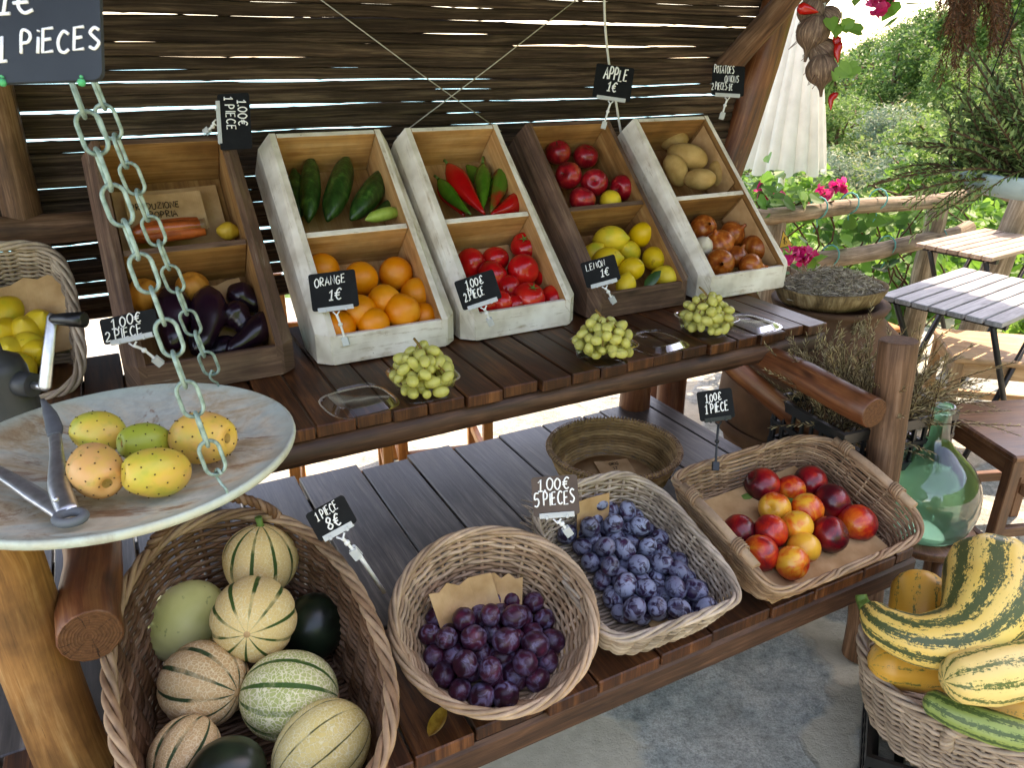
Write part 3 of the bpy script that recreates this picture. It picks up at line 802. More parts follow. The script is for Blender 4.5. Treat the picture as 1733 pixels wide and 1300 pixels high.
for A0, A1, om, im, lb in (
    (.02, .30, 'browncrate', 'innerdark', 'weathered brown crate of eggplants nearest the hanging chains, with a cardboard note inside'),
    (.445, .722, 'white', 'inner', 'worn white crate holding cucumbers above and oranges below'),
    (.831, 1.097, 'white', 'inner', 'worn white crate holding peppers above and tomatoes below'),
    (1.2325, 1.510, 'browncrate', 'innerdark', 'dark brown crate holding red apples above and lemons below'),
    (1.64, 1.928, 'white', 'innerdark', 'worn white crate at the right end holding potatoes above and onions below')):
    CR.append(crate(A0, A1, M_[om], M_[im], lb))
def cplane(i, px, py, off):                  # sight line met with the plane off metres in front of crate i's back panel
    F = CR[i][1]; n = (F.to_3x3() @ Vector((0, 0, 1))).normalized(); p = F @ Vector((0, .3, -CR_D+.012+off))
    return fpl(px, py, p, n)
def cardsheet(name, label, M, w_, h_, curl=.01, nx=6, ny=5, torn=False, cat='cardboard'):
    mb = MB(); vs = []; rs_ = random.Random(hash(label) % 1000)
    top = []
    for s_ in (0, .002):
        for j in range(ny+1):
            for i in range(nx+1):
                u, v = i/nx, j/ny
                x, y = (u-.5)*w_, (v-.5)*h_
                if torn and j == ny: y += rs_.uniform(-.012, .008) if s_ == 0 else 0
                vs.append((x, y, curl*((2*u-1)**2)*.5+curl*.4*math.sin(u*5+v*3)*.3+s_))
    if torn:
        k = (ny+1)*(nx+1)
        for i in range(nx+1): vs[k+ny*(nx+1)+i] = (vs[k+ny*(nx+1)+i][0], vs[ny*(nx+1)+i][1], vs[k+ny*(nx+1)+i][2])
    N = (nx+1)*(ny+1); fs = []
    for j in range(ny):
        for i in range(nx):
            a = j*(nx+1)+i; fs.append([a+N, a+1+N, a+nx+2+N, a+nx+1+N]); fs.append([a+nx+1, a+nx+2, a+1, a])
    bd = [(i, i+1) for i in range(nx)]+[(ny*(nx+1)+i+1, ny*(nx+1)+i) for i in range(nx)]+[((j+1)*(nx+1), j*(nx+1)) for j in range(ny)]+[(j*(nx+1)+nx, (j+1)*(nx+1)+nx) for j in range(ny)]
    for a, b in bd: fs.append([a, b, b+N, a+N])
    mb.add(vs, fs, smooth=False)
    o = mb.build(name, M_['card']); o.matrix_world = M
    return tag(o, label, cat)
def cframe(i, x, s_, n_, rz=0): return CR[i][1] @ Matrix.Translation((x, s_, -CR_D+.012+n_)) @ Matrix.Rotation(rz, 4, 'Z')
# ------------------------------------------------------------------ woven baskets
def supere(a, p):
    c, s_ = math.cos(a), math.sin(a)
    return math.copysign(abs(c)**(2/p), c), math.copysign(abs(s_)**(2/p), s_)
class Bk:                                    # a basket's surface: around (u) and up (h)
    def __init__(s, top, bot, H, p=2.0, lift=None, belly=0.0):
        s.top, s.bot, s.H, s.p, s.lift, s.belly = top, bot, H, p, lift, belly
        N = 360; s.cum = [0]; prev = None      # even spacing along the rim
        for i in range(N+1):
            x, y = supere(2*math.pi*i/N, p); q = (x*top[0], y*top[1])
            if prev: s.cum.append(s.cum[-1]+math.hypot(q[0]-prev[0], q[1]-prev[1]))
            prev = q
        s.N = N; s.per = s.cum[-1]
    def ang(s, u):
        L = (u % 1.0)*s.per; lo, hi = 0, s.N
        while hi-lo > 1:
            m = (lo+hi)//2
            if s.cum[m] <= L: lo = m
            else: hi = m
        return 2*math.pi*(lo+(L-s.cum[lo])/max(s.cum[hi]-s.cum[lo], 1e-9))/s.N
    def at(s, u, h):
        a = s.ang(u); x, y = supere(a, s.p)
        k = h+s.belly*math.sin(math.pi*min(h, 1))
        rx = s.bot[0]+(s.top[0]-s.bot[0])*k; ry = s.bot[1]+(s.top[1]-s.bot[1])*k
        z = s.H*h
        if s.lift: z += s.lift(a)*max(h, 0)**2
        return Vector((rx*x, ry*y, z))
    def nrm(s, u, h):
        a = s.at(u+.004, h)-s.at(u-.004, h); b = s.at(u, h+.02)-s.at(u, h-.02)
        return a.cross(b).normalized()
def weave(bk, nst, dia, rw_, seed=1, stake=None, amp=.8, hmax=.97, hmin=.03, flat=.75, breaks=3, slack=1.02):
    rs = random.Random(seed); mb = MB()
    st = stake or rw_*1.15
    slant = bk.at(0, 1)-bk.at(0, 0); Lh = slant.length
    nrow = max(3, int(Lh*(hmax-hmin)/(dia*slack)))
    for k in range(nst):                     # upright stakes
        u = k/nst
        mb.tube([bk.at(u, h) for h in (0, .25, .5, .75, 1.0)], st, 6)
    sub_ = 4; n = nst*sub_
    nr = [[bk.nrm(i/n, h) for i in range(n)] for h in (.2, .8)]
    for j in range(nrow):
        h = hmin+(hmax-hmin)*(j+.5)/nrow
        pts = []
        for i in range(n):
            ph = math.cos(math.pi*i/sub_)*(1 if j % 2 else -1)
            hh = h+rs.uniform(-.10, .10)/nrow*1.2
            nn = nr[0][i].lerp(nr[1][i], h)
            pts.append(bk.at(i/n, hh)+nn*(ph*(st+rw_*.35)*amp))
        cuts = sorted(rs.randrange(n) for _ in range(breaks))
        for c in range(len(cuts)):
            a = cuts[c]; b = cuts[(c+1) % len(cuts)]
            if b <= a: b += n
            if b-a < 6: 
                continue
            seg = [pts[i % n] for i in range(a-2, b+3)]
            r0 = rw_*rs.uniform(.82, 1.15)
            mb.tube(seg, r0, 5, flat=1/flat if False else 1.0, up=(0, 0, 1))
    return mb
def braid(bk, r, off=.0, nst=4, turns=None, h=1.0, rad=.006, seed=2):
    mb = MB(); n = 220
    turns = turns or int(bk.per/.17)
    for s_ in range(nst):
        pts = []
        for i in range(n):
            u = i/n; a = 2*math.pi*(u*turns+s_/nst)
            nn = bk.nrm(u, min(h, .97)); up = (bk.at(u, h)-bk.at(u, h-.05)).normalized()
            pts.append(bk.at(u, h)+nn*(math.cos(a)*rad+off)+up*(math.sin(a)*rad*.8))
        cut = [0, 60, 140, n]
        mb.tube(pts, r, 6, closed=True)
    return mb
def twisted(path, r, rad, nst=3, turns=8, n=70):
    P = smooth_path(path, max(2, n//len(path))); mb = MB(); m_ = len(P)
    T = [(P[min(i+1, m_-1)]-P[max(i-1, 0)]).normalized() for i in range(m_)]
    u = T[0].orthogonal().normalized()
    fr = []
    for i in range(m_):
        u = (u-T[i]*u.dot(T[i])).normalized(); fr.append((u.copy(), T[i].cross(u)))
    for s_ in range(nst):
        pts = [P[i]+(fr[i][0]*math.cos(2*math.pi*(turns*i/m_+s_/nst))+fr[i][1]*math.sin(2*math.pi*(turns*i/m_+s_/nst)))*rad for i in range(m_)]
        mb.tube(pts, r, 6)
    return mb
def floor_weave(bk, step, rw_, seed=4):
    mb = MB(); rs = random.Random(seed)
    a, b = bk.bot; y = -b
    # woven floor: strips across over a thin mat
    N = 40; ring = [bk.at(i/N, 0)+Vector((0, 0, .001)) for i in range(N)]
    mb.add([(0, 0, .001)]+ring, [[0, 1+i, 1+(i+1) % N] for i in range(N)])
    k = 0
    while y < b:
        t = abs(y/b); half = a*(max(0, 1-t**bk.p))**(1/bk.p)
        if half > .02:
            m_ = max(4, int(half*2/.03))
            pts = [(-half+2*half*i/m_, y, .004+.0025*(1 if (i+k) % 2 else -1)) for i in range(m_+1)]
            mb.tube(smooth_path(pts, 2), rw_, 5)
        y += step; k += 1
    return mb
def basket(name, label, M, bk, mat, nst, dia, rw_, rim=(.0045, .006), seed=1, group=None, floor=True, rimmat=None, **kw):
    o = thing(name, label, 'basket', M, group)
    weave(bk, nst, dia, rw_, seed, **kw).build('woven_side', mat, o)
    if rim: braid(bk, rim[0], rad=rim[1], seed=seed).build('rim', rimmat or mat, o)
    if floor: floor_weave(bk, rw_*2.3, rw_, seed).build('base', mat, o)
    o['bk'] = 0
    return o
# melon basket, deep and oval with rope handles at its ends
bkM = Bk((.20, .325), (.165, .275), .215, 2.3, lift=lambda a: .018*abs(math.sin(a))**3, belly=.1)
MBM = TR(S(.077, 1.085, .462), PHI, R(9))
bM = basket('wicker_basket', 'deep brown oval wicker basket full of melons at the left of the lower shelf', MBM, bkM, M_['wk_brown'], 34, .0066, .0042, (.0052, .0075), 5, rimmat=M_['wk_tan'])
h0 = bkM.at(.25-.07, 1); h1 = bkM.at(.25+.07, 1)
twisted([h0-Vector((0, 0, .05)), h0+Vector((0, 0, .01)), h0.lerp(h1, .25)+Vector((0, .004, .062)), h0.lerp(h1, .5)+Vector((0, .006, .082)), h0.lerp(h1, .75)+Vector((0, .004, .062)), h1+Vector((0, 0, .01)), h1-Vector((0, 0, .05))], .0052, .006, 3, 11).build('handle', M_['wk_brown'], bM)
# round plum basket
bkP = Bk((.185, .185), (.122, .122), .125, 2.0, belly=.10)
MBP = TR(Vector((-.040, 1.18, .492)), R(10), R(21))
bP = basket('wicker_basket', 'round pale wicker basket of dark purple plums between the melon basket and the blue plums', MBP, bkP, M_['wk_pale'], 24, .0070, .0042, (.0045, .006), 8, stake=.0042)
# oblong blue plum basket
bkB = Bk((.168, .195), (.134, .155), .10, 4.2, belly=.04, lift=lambda a: .028*abs(math.sin(a))**6)
MBB = TR(Vector((.240, 1.355, .507)), PHI-R(2), R(15))
bB = basket('wicker_basket', 'oblong greyed wicker basket of bloomy blue plums with a frayed back rim', MBB, bkB, M_['wk_grey'], 34, .0056, .0036, (.0042, .006), 13)
mb = MB(); rs = random.Random(5)
for k in range(46):                          # frayed ends at the back left corner
    u = rs.uniform(.30, .47); p = bkB.at(u, rs.uniform(.75, 1.02)); n_ = bkB.nrm(u, .9)
    d = (n_*rs.uniform(.3, 1)+Vector((rs.uniform(-.6, .6), rs.uniform(-.2, .7), rs.uniform(.0, .9)))).normalized()
    L = rs.uniform(.015, .05); mb.tube([p, p+d*L*.5, p+d*L+Vector((0, 0, -.004))], [.0022, .0019, .0013], 5)
mb.build('frayed_ends', M_['wk_grey'], bB)
# rectangular nectarine basket
bkN = Bk((.248, .190), (.215, .155), .085, 7.0, lift=lambda a: .022*abs(math.cos(a))**8)
MBN = TR(Vector((.650, 1.553, .512)), PHI, R(15))
bN = basket('wicker_basket', 'rectangular tan wicker basket of nectarines with cane grips at both ends', MBN, bkN, M_['wk_tan'], 40, .0060, .0032, (.004, .006), 21, stake=.0026)
for sx in (1, -1):
    mb = MB(); x = sx*.246; mb.tube([(x, -.125, .112), (x, .0, .118), (x, .125, .112)], .0105, 10)
    g = mb.build('grip', M_['wk_pale'], bN)
    for y0 in (-.085, .075):
        mb = MB()
        for k in range(5): 
            yy = y0+k*.0062; mb.tube([(x+.0135*math.cos(t*math.pi/4), yy+.002*math.sin(t), .1145+.0135*math.sin(t*math.pi/4)) for t in range(8)], .0032, 5, closed=True)
        mb.build('binding', M_['wk_tan'], g)
# coiled straw basket
oC = thing('coiled_basket', 'round dark coiled straw basket on the grey back shelf holding a cardboard disc and note', 'basket', TR(fz(1039, 757, .555)-Vector((0, 0, .103))))
mb = MB()
for j in range(13):
    t = j/12; r = .135+.044*t**.8; z = .006+.097*t
    n = 90; mb.tube([((r+.0015*math.cos(k*2.1+j))*math.cos(2*math.pi*k/n), (r+.0015*math.cos(k*2.1+j))*math.sin(2*math.pi*k/n), z+.0012*math.sin(k*1.3+j)) for k in range(n)], .0052, 6, closed=True)
mb.build('coiled_side', M_['coil'], oC)
mb = MB()
for k in range(110):
    a = 2*math.pi*k/110; r = .181; mb.tube([((r+.008*math.cos(q))*math.cos(a+.05*q/6), (r+.008*math.cos(q))*math.sin(a+.05*q/6), .104+.008*math.sin(q)) for q in (0, 1.2, 2.4, 3.6, 4.8, 6)], .0018, 4)
mb.build('rim', M_['wk_tan'], oC)
mb = MB()
for j in range(12):
    r = .012+j*.0105; mb.tube([(r*math.cos(2*math.pi*k/40), r*math.sin(2*math.pi*k/40), .005) for k in range(40)], .0055, 5, closed=True)
mb.build('base', M_['coil'], oC)
# lemon basket at the far left, propped like the crates
bkL = Bk((.165, .215), (.135, .185), .15, 4.0, belly=.1)
zx = Vector((CA, SA, 0)); tl = R(42)
zy = Vector((-SA*math.cos(tl), CA*math.cos(tl), math.sin(tl))); zz = zx.cross(zy)
cL = ft(-10, 548, 1.76)
MBL = axes(cL-zz*.15, zx, zy, zz)
bL = basket('wicker_basket', 'dusty wicker basket of lemons propped up at the left edge beside the brown crate', MBL, bkL, M_['wk_dusty'], 32, .0070, .0044, (.0055, .008), 31)
# squash basket on the floor at the right, with rope handles
bkS = Bk((.235, .30), (.19, .25), .22, 2.2, belly=.15, lift=lambda a: .02*abs(math.sin(a))**3)
bkS = Bk((.30, .225), (.255, .19), .175, 2.2, belly=.15)
MBS = TR(Vector((1.095, 1.30, .118)), R(-25))
bS = basket('wicker_basket', 'large dusty wicker basket of striped squashes on the paving at the right corner', MBS, bkS, M_['wk_dusty'], 38, .0078, .0049, (.0058, .009), 41)
h0 = bkS.at(.75-.075, 1); h1 = bkS.at(.75+.075, 1)
twisted([h0-Vector((0, 0, .05)), h0+Vector((0, -.012, .005)), h0.lerp(h1, .22)+Vector((0, -.018, .035)), h0.lerp(h1, .5)+Vector((0, -.02, .046)), h0.lerp(h1, .78)+Vector((0, -.018, .035)), h1+Vector((0, -.012, .005)), h1-Vector((0, 0, .05))], .0065, .0085, 3, 9).build('handle', M_['wk_dusty'], bS)
def plastic_crate(label, M, w_, d_, h_):
    o = thing('plastic_crate', label, 'crate', M); mb = MB()
    t = .012
    for z0, z1 in ((0, .022), (h_*.46, h_*.54), (h_-.028, h_)):
        for a, b in (((-w_/2, -d_/2), (w_/2, -d_/2+t)), ((-w_/2, d_/2-t), (w_/2, d_/2)), ((-w_/2, -d_/2+t), (-w_/2+t, d_/2-t)), ((w_/2-t, -d_/2+t), (w_/2, d_/2-t))):
            mb.box((a[0], a[1], z0), (b[0], b[1], z1))
    nx = int(w_/.035); ny = int(d_/.035)
    for i in range(nx+1):
        x = -w_/2+.005+(w_-.01)*i/nx
        for y in (-d_/2+.002, d_/2-.010): mb.box((x-.004, y, .0222), (x+.004, y+.008, h_-.0282))
    for i in range(ny+1):
        y = -d_/2+.014+(d_-.028)*i/ny
        for x in (-w_/2+.002, w_/2-.010): mb.box((x, y-.004, .0222), (x+.008, y+.004, h_-.0282))
    mb.build('crate_frame', M_['blackplastic'], o)
    mb = MB()
    for i in range(9): 
        x = -w_/2+.03+(w_-.06)*i/8; mb.box((x-.01, -d_/2+t+.001, .004), (x+.01, d_/2-t-.001, .010))
    mb.build('crate_bottom', M_['blackplastic'], o)
    return o
plastic_crate('black plastic crate on the paving under the squash basket', TR(Vector((1.095, 1.315, .0)), R(-25)), .50, .37, .115)
# ------------------------------------------------------------------ fruit and vegetables
MESH = {}
def ellprof(rx, rz, n=14, dimt=0.0, dimb=0.0, pear=0.0, nip=0.0):
    out = []
    for i in range(n+1):
        t = math.pi*i/n                       # 0 bottom .. pi top
        r = rx*math.sin(t); z = -rz*math.cos(t)
        r *= 1+pear*math.cos(t)
        if dimt and z > 0: z -= dimt*rz*math.exp(-(r/(rx*.32))**2)
        if dimb and z < 0: z += dimb*rz*math.exp(-(r/(rx*.3))**2)
        if nip: z += nip*rz*math.exp(-(r/(rx*.22))**2)*(1 if z > 0 else -.6)
        out.append((max(r, rx*.004), z))
    return out
def fmesh(key, mats, prof, seg=22, rf=None, extra=None):
    mb = MB(); mb.lathe(prof, seg, None, rf)
    if extra: extra(mb)
    MESH[key] = mb.mesh(key, mats); return MESH[key]
def put(key, name, label, cat, M, group=None, mat=None, ripe=.5, me=None):
    o = bpy.data.objects.new(name, me or MESH[key]); COL.objects.link(o); o.matrix_world = M
    o.color = (ripe, ripe, ripe, 1)
    return tag(o, label, cat, group)
def rotm(rs, tilt=1.0):
    return Euler((rs.uniform(-math.pi, math.pi)*tilt, rs.uniform(-math.pi, math.pi)*tilt, rs.uniform(-math.pi, math.pi))).to_matrix().to_4x4()
def aim(d, roll=0.0):                        # rotation that turns local z to d
    return Vector(d).to_track_quat('Z', 'Y').to_matrix().to_4x4() @ Matrix.Rotation(roll, 4, 'Z')
def lump(a, b, f=1.4, sd=0): return lambda an, t: 1+a*mnoise.noise(Vector((math.cos(an)*f+sd, math.sin(an)*f, t*b)))
fr = random.Random(77)
def stalk(z, r=.004, h=.008, m=1):
    def f(mb): mb.tube([(0, 0, z), (.001, 0, z+h*.6), (.003, 0, z+h)], [r*.8, r*.6, r*.9], 6, m=m)
    return f
fmesh('orange', M_['orange'], ellprof(.0465, .0455, dimt=.05), 26, lump(.015, 2))
fmesh('lemon', M_['lemon'], ellprof(.036, .045, 18, nip=.16), 22, lump(.04, 3))
fmesh('apple', [M_['apple'], M_['twig']], ellprof(.042, .039, 18, dimt=.32, dimb=.22, pear=.06), 26, lump(.04, 1.5), stalk(.026, .002, .018))
def tomstar(mb):
    for k in range(5):
        a = k*1.256; k0 = .005
        mb.add([(0, 0, .0265+k0), (.004*math.cos(a+.8), .004*math.sin(a+.8), .0285+k0), (.019*math.cos(a), .019*math.sin(a), .0325+k0), (.004*math.cos(a-.8), .004*math.sin(a-.8), .0285+k0)], [[0, 1, 2, 3]], m=1)
    mb.tube([(0, 0, .028), (.002, 0, .040)], [.003, .0025], 5, m=1)
fmesh('tomato', [M_['tomato'], M_['stemgreen']], ellprof(.047, .039, 18, dimt=.25, dimb=.1), 30, lambda a, t: 1+.03*math.cos(a*6+.6)*math.sin(math.pi*t)**.5*(t) + .02*math.sin(a*2), tomstar)
fmesh('tomatoplain', M_['tomato'], ellprof(.0455, .041, 16, dimb=.12, dimt=.16), 26, lump(.03, 1.5))
fmesh('nectarine', M_['nectarine'], ellprof(.0355, .034, 18, dimt=.25, dimb=-.03), 28, lambda a, t: 1-.05*math.exp(-((a-math.pi)/.20)**2)*math.sin(math.pi*t))
fmesh('plum', M_['plum'], ellprof(.0228, .0255, 12, dimt=.12), 16, lambda a, t: 1-.06*math.exp(-((a-math.pi)/.2)**2)*math.sin(math.pi*t))
fmesh('blueplum', M_['blueplum'], ellprof(.0208, .0258, 12, dimt=.10), 16, lambda a, t: 1-.05*math.exp(-((a-math.pi)/.2)**2)*math.sin(math.pi*t))
for q in range(3): fmesh('potato%d' % q, M_['potato'], ellprof(.038, .060, 16), 20, lump(.16, 2.5, 1.1, q*9+2))
fmesh('onion', [M_['onion'], M_['twig']], [(.004, -.042), (.012, -.041)]+ellprof(.048, .040, 16)[2:-2]+[(.010, .041), (.006, .048), (.005, .058)], 24, lump(.03, 1), None)
fmesh('whiteonion', M_['whiteonion'], ellprof(.036, .034, 14, nip=.2), 20)
fmesh('gourd', M_['gourd'], ellprof(.04, .043, 16, dimt=.2), 30, lambda a, t: 1+.05*math.cos(a*9))
# --- helper for crates
def incrate(i, key, name, cat, rows, group=None, base=.042, names=None):
    n = (CR[i][1].to_3x3() @ Vector((0, 0, 1))).normalized()
    for k, row in enumerate(rows):
        px, py, off, lb = row[:4]; sc = row[4] if len(row) > 4 else 1.0
        p = cplane(i, px, py, off)
        tilt = row[5] if len(row) > 5 else None
        rot = aim(tilt, fr.uniform(0, 6)) if tilt else rotm(fr)
        put(key if not callable(key) else key(k), name, lb, cat, Matrix.Translation(p) @ rot @ Matrix.Diagonal((sc, sc, sc, 1)), group)
UPN = Vector((-.15, -.55, .8))
OR = 'orange'
incrate(1, 'orange', 'orange', 'orange', [
    (611, 472, .075, 'large orange at the upper left of the orange pile, right behind the price board', 1.0),
    (670, 463, .060, 'round orange at the very top of the orange pile', 1.0),
    (706, 498, .070, 'orange against the right wall of the white crate', 1.0),
    (651, 510, .105, 'orange in the middle of the orange pile under the topmost one', .98),
    (680, 527, .120, 'orange lying on top at the front of the pile above the crate lip', 1.04),
    (608, 529, .110, 'orange half hidden behind the lower right of the orange price board', 1.0),
    (632, 548, .120, 'low orange showing only its top above the crate lip, left of the front one', .9),
    (546, 458, .045, 'orange peeping out above the top edge of the orange price board'),
    (718, 536, .090, 'small orange wedged in the bottom right corner of the crate', .8),
    (571, 556, .110, 'orange beside the price clip at the bottom left of the crate'),
    (570, 520, .070, 'orange hidden behind the price board in the orange pile')], 'oranges in the white crate')
incrate(2, lambda k: 'tomato' if k in (2, 5, 7) else 'tomatoplain', 'tomato', 'tomato', [
    (797, 446, .050, 'red tomato at the upper left wall of the white crate'),
    (838, 439, .050, 'red tomato in the back row left of the highest tomato', .9),
    (890, 417, .060, 'highest ribbed red tomato of the pile with its stem end showing', 1.0, UPN),
    (833, 466, .075, 'ribbed tomato just above the right end of the two piece price board'),
    (885, 458, .085, 'big shiny red tomato in the middle of the pile', 1.06),
    (928, 470, .060, 'red tomato against the right wall of its crate, upper of the two there', .95),
    (861, 489, .080, 'dark red tomato tucked under the big shiny one', .9),
    (896, 503, .110, 'front red tomato in the second row from the crate lip', 1.0, Vector((.3, -.3, .9))),
    (937, 508, .085, 'red tomato in the lower right corner of the tomato crate', 1.0),
    (846, 515, .105, 'red tomato above the price clip on the lip', .85),
    (868, 517, .100, 'small tomato low at the front beside a dry stalk', .8),
    (824, 518, .100, 'dark small tomato left of the price clip', .75)], 'tomatoes in the white crate')
incrate(3, 'apple', 'apple', 'apple', [
    (944, 257, .055, 'dark red apple in the top left corner of the crate', 1.0),
    (991, 265, .055, 'red apple in the middle of the top row', 1.0),
    (1037, 268, .055, 'large dark apple at the top right of the pile', 1.08),
    (961, 297, .085, 'dull crimson apple against the left wall, showing its stem hollow', 1.04, Vector((-.5, -.8, .3))),
    (1006, 309, .100, 'bright red shiny apple in the centre of the pile, speckled', 1.04, Vector((-.1, -.95, .3))),
    (1053, 318, .095, 'orange flushed apple at the right wall of the crate', 1.0),
    (985, 338, .110, 'dark apple low at the front beside the yellow fruit', 1.0)], 'red apples in the brown crate')
incrate(3, 'lemon', 'lemon', 'lemon', [
    (1033, 340, .105, 'yellow fruit lying among the red apples above the divider', .95)])
LMU = Vector((1, -.2, .1))
incrate(3, 'lemon', 'lemon', 'lemon', [
    (1033, 405, .075, 'largest bright lemon at the upper left of the lemon pile', 1.18, LMU),
    (1086, 397, .080, 'smooth lemon in the top right of the pile', 1.05, Vector((.5, -.5, .5))),
    (1065, 426, .060, 'greenish lemon between the two upper lemons', .95),
    (1108, 437, .085, 'lemon with brown scars at the right wall of the crate', 1.05, Vector((.2, -.9, .1))),
    (1068, 456, .110, 'pale scarred lemon in the middle, right of the price board', 1.0, Vector((.5, -.6, .4))),
    (1028, 438, .095, 'lemon just above the lemon price board', 1.0, LMU),
    (1127, 468, .105, 'yellow green lemon in the lower right corner beside the leaf', .95),
    (1059, 484, .115, 'lemon at the front lip by the price clip', .85),
    (1003, 430, .060, 'lemon half hidden behind the left wall of the crate', .9)], 'lemons in the brown crate')
mb = MB()
lfp = [(-.034, 0), (-.02, .013), (0, .017), (.02, .012), (.036, 0), (.02, -.012), (0, -.017), (-.02, -.013)]
mb.add([(x, y, .004*math.sin(x*40)-.12*abs(y)) for x, y in lfp]+[(0, 0, .003)], [[8, i, (i+1) % 8] for i in range(8)], smooth=True)
p = cplane(3, 1104, 472, .152); o = mb.build('lemon_leaf', simple('dark_lemon_leaf', '1c3a16', '2c5220', 30, .35, .5)); o.matrix_world = Matrix.Translation(p) @ aim(Vector((-.3, -.8, .6)), .9)
tag(o, 'dark green leaf lying on the lemons at the front of the brown crate', 'leaf')
PT = [(1141, 238, .05, 'small potato at the very top left of the potato pile', .85, Vector((1, -.1, .2))),
      (1163, 265, .085, 'largest long potato lying across the pile', 1.22, Vector((.9, -.1, -.25))),
      (1143, 288, .070, 'potato against the left wall under the long one', 1.0, Vector((.45, 0, -.8))),
      (1184, 303, .100, 'round potato at the front edge of the divider', .95, Vector((.8, -.5, .1))),
      (1219, 298, .080, 'slanting potato at the right of the pile', 1.0, Vector((.45, .1, -.75)))]
incrate(4, lambda k: 'potato%d' % (k % 3), 'potato', 'potato', PT, 'potatoes in the right crate')
incrate(4, 'onion', 'onion', 'onion', [
    (1191, 386, .055, 'onion at the upper left, its shoot end facing out', .95, Vector((.1, -.8, .4))),
    (1240, 396, .055, 'reddish onion at the top middle of the onion pile', .95, Vector((.6, -.3, .6))),
    (1217, 412, .085, 'shiny brown onion in the centre of the pile', 1.05, Vector((-.4, -.3, .8))),
    (1283, 420, .080, 'largest coppery onion at the right wall', 1.2, Vector((.2, .2, .9))),
    (1217, 446, .105, 'papery onion with loose skin low at the left', 1.0, Vector((-.1, -.9, .2))),
    (1246, 434, .085, 'dark onion wedged between the coppery one and the papery one', .85, Vector((.4, -.2, .8))),
    (1271, 452, .115, 'pale yellow onion at the front lip', .92, Vector((.9, -.3, .1)))], 'onions in the right crate')
incrate(4, 'whiteonion', 'onion', 'onion', [(1190, 416, .08, 'white onion peeping past the left wall of the crate', .9)])
# long vegetables along two points of the picture
def longveg(i, name, cat, label, mat, a, b, off0, off1, radii, rf=None, bend=0.0, seg=14, group=None, stem=None, n=16):
    A, B = cplane(i, a[0], a[1], off0), cplane(i, b[0], b[1], off1)
    mid = (A+B)/2; d = B-A
    side = d.cross(A-C0).normalized()*bend
    P = smooth_path([Vector(), d*.33+side, d*.66+side, d], n//3)
    N = len(P); rr = interp(radii, N)
    mb = MB(); mb.tube(P, rr, seg, rfun=rf)
    if stem: mb.tube([-d.normalized()*.001, -d.normalized()*stem*.6+side*.1, -d.normalized()*stem+side*.35], [.006, .004, .005], 7, m=1)
    o = mb.build(name, [mat, M_['stemgreen']]); o.matrix_world = Matrix.Translation(A)
    return tag(o, label, cat, group)
CU = [.004, .017, .026, .029, .031, .031, .030, .027, .018, .004]
G_ = 'cucumbers in the white crate'
longveg(1, 'cucumber', 'cucumber', 'slim upright cucumber against the left wall of the white crate', M_['cucumber'], (526, 263), (522, 376), .05, .065, [x*.92 for x in CU], lump(.05, 5), .002, group=G_)
longveg(1, 'cucumber', 'cucumber', 'thick cucumber in the middle, leaning to the right', M_['cucumber'], (588, 264), (554, 374), .05, .075, [x*1.12 for x in CU], lump(.05, 5, sd=4), .003, group=G_)
longveg(1, 'cucumber', 'cucumber', 'thick cucumber leaning against the right wall', M_['cucumber'], (656, 284), (594, 372), .055, .085, [x*1.08 for x in CU], lump(.05, 5, sd=8), .003, group=G_)
longveg(1, 'cucumber', 'cucumber', 'thin dark cucumber low in the right corner', M_['cucumber'], (682, 330), (632, 368), .05, .08, [x*.62 for x in CU], lump(.06, 5, sd=3), .002, group=G_)
longveg(1, 'cucumber', 'cucumber', 'dark cucumber in the shadow of the left corner, mostly hidden', M_['cucumber'], (497, 285), (506, 372), .03, .035, [x*.8 for x in CU], lump(.05, 5, sd=1), .002, group=G_)
longveg(1, 'courgette', 'courgette', 'pale green courgette lying along the divider edge', M_['palecuc'], (618, 372), (680, 358), .11, .10, [x*.6 for x in CU], lump(.05, 5, sd=5), .003)
PP = [.006, .020, .029, .031, .027, .022, .016, .010, .003]
pf = lambda a, t: 1+.10*math.cos(a*3+1)*(1-t)
longveg(2, 'pepper', 'pepper', 'long bright red pepper slanting across the middle', M_['redpepper'], (758, 278), (820, 362), .07, .11, [x*1.05 for x in PP], pf, -.004, stem=.02)
longveg(2, 'pepper', 'pepper', 'upright green pepper with a pointed stem at the back', M_['greenpepper'], (817, 277), (816, 358), .05, .10, [x*.9 for x in PP], pf, .002, stem=.035)
longveg(2, 'pepper', 'pepper', 'half red half green pepper at the right', M_['mixpepper'], (856, 275), (830, 360), .06, .115, PP, pf, .004, stem=.02)
longveg(2, 'pepper', 'pepper', 'slim dark green pepper slanting down from the left wall', M_['greenpepper'], (742, 303), (797, 363), .05, .10, [x*.75 for x in PP], pf, -.005, stem=.02)
longveg(2, 'pepper', 'pepper', 'broad red pepper lying in the right corner on the divider', M_['redpepper'], (890, 332), (832, 362), .08, .12, [x*1.12 for x in PP], pf, .006)
longveg(2, 'pepper', 'pepper', 'dark red pepper in the shadow at the left corner', M_['redpepper'], (742, 312), (786, 366), .03, .07, [x*.8 for x in PP], pf, .002)
longveg(2, 'pepper', 'pepper', 'green pepper deep in the crate behind the red one', M_['greenpepper'], (790, 280), (845, 345), .02, .04, [x*.8 for x in PP], pf, .002)
EG = [.010, .026, .029, .033, .040, .043, .041, .033, .012]
G_ = 'eggplants in the brown crate'
longveg(0, 'eggplant', 'eggplant', 'upright eggplant half hidden behind the chain', M_['eggplant'], (290, 488), (292, 592), .06, .08, [x*1.05 for x in EG[::-1]], lump(.04, 3), .003, group=G_, seg=18)
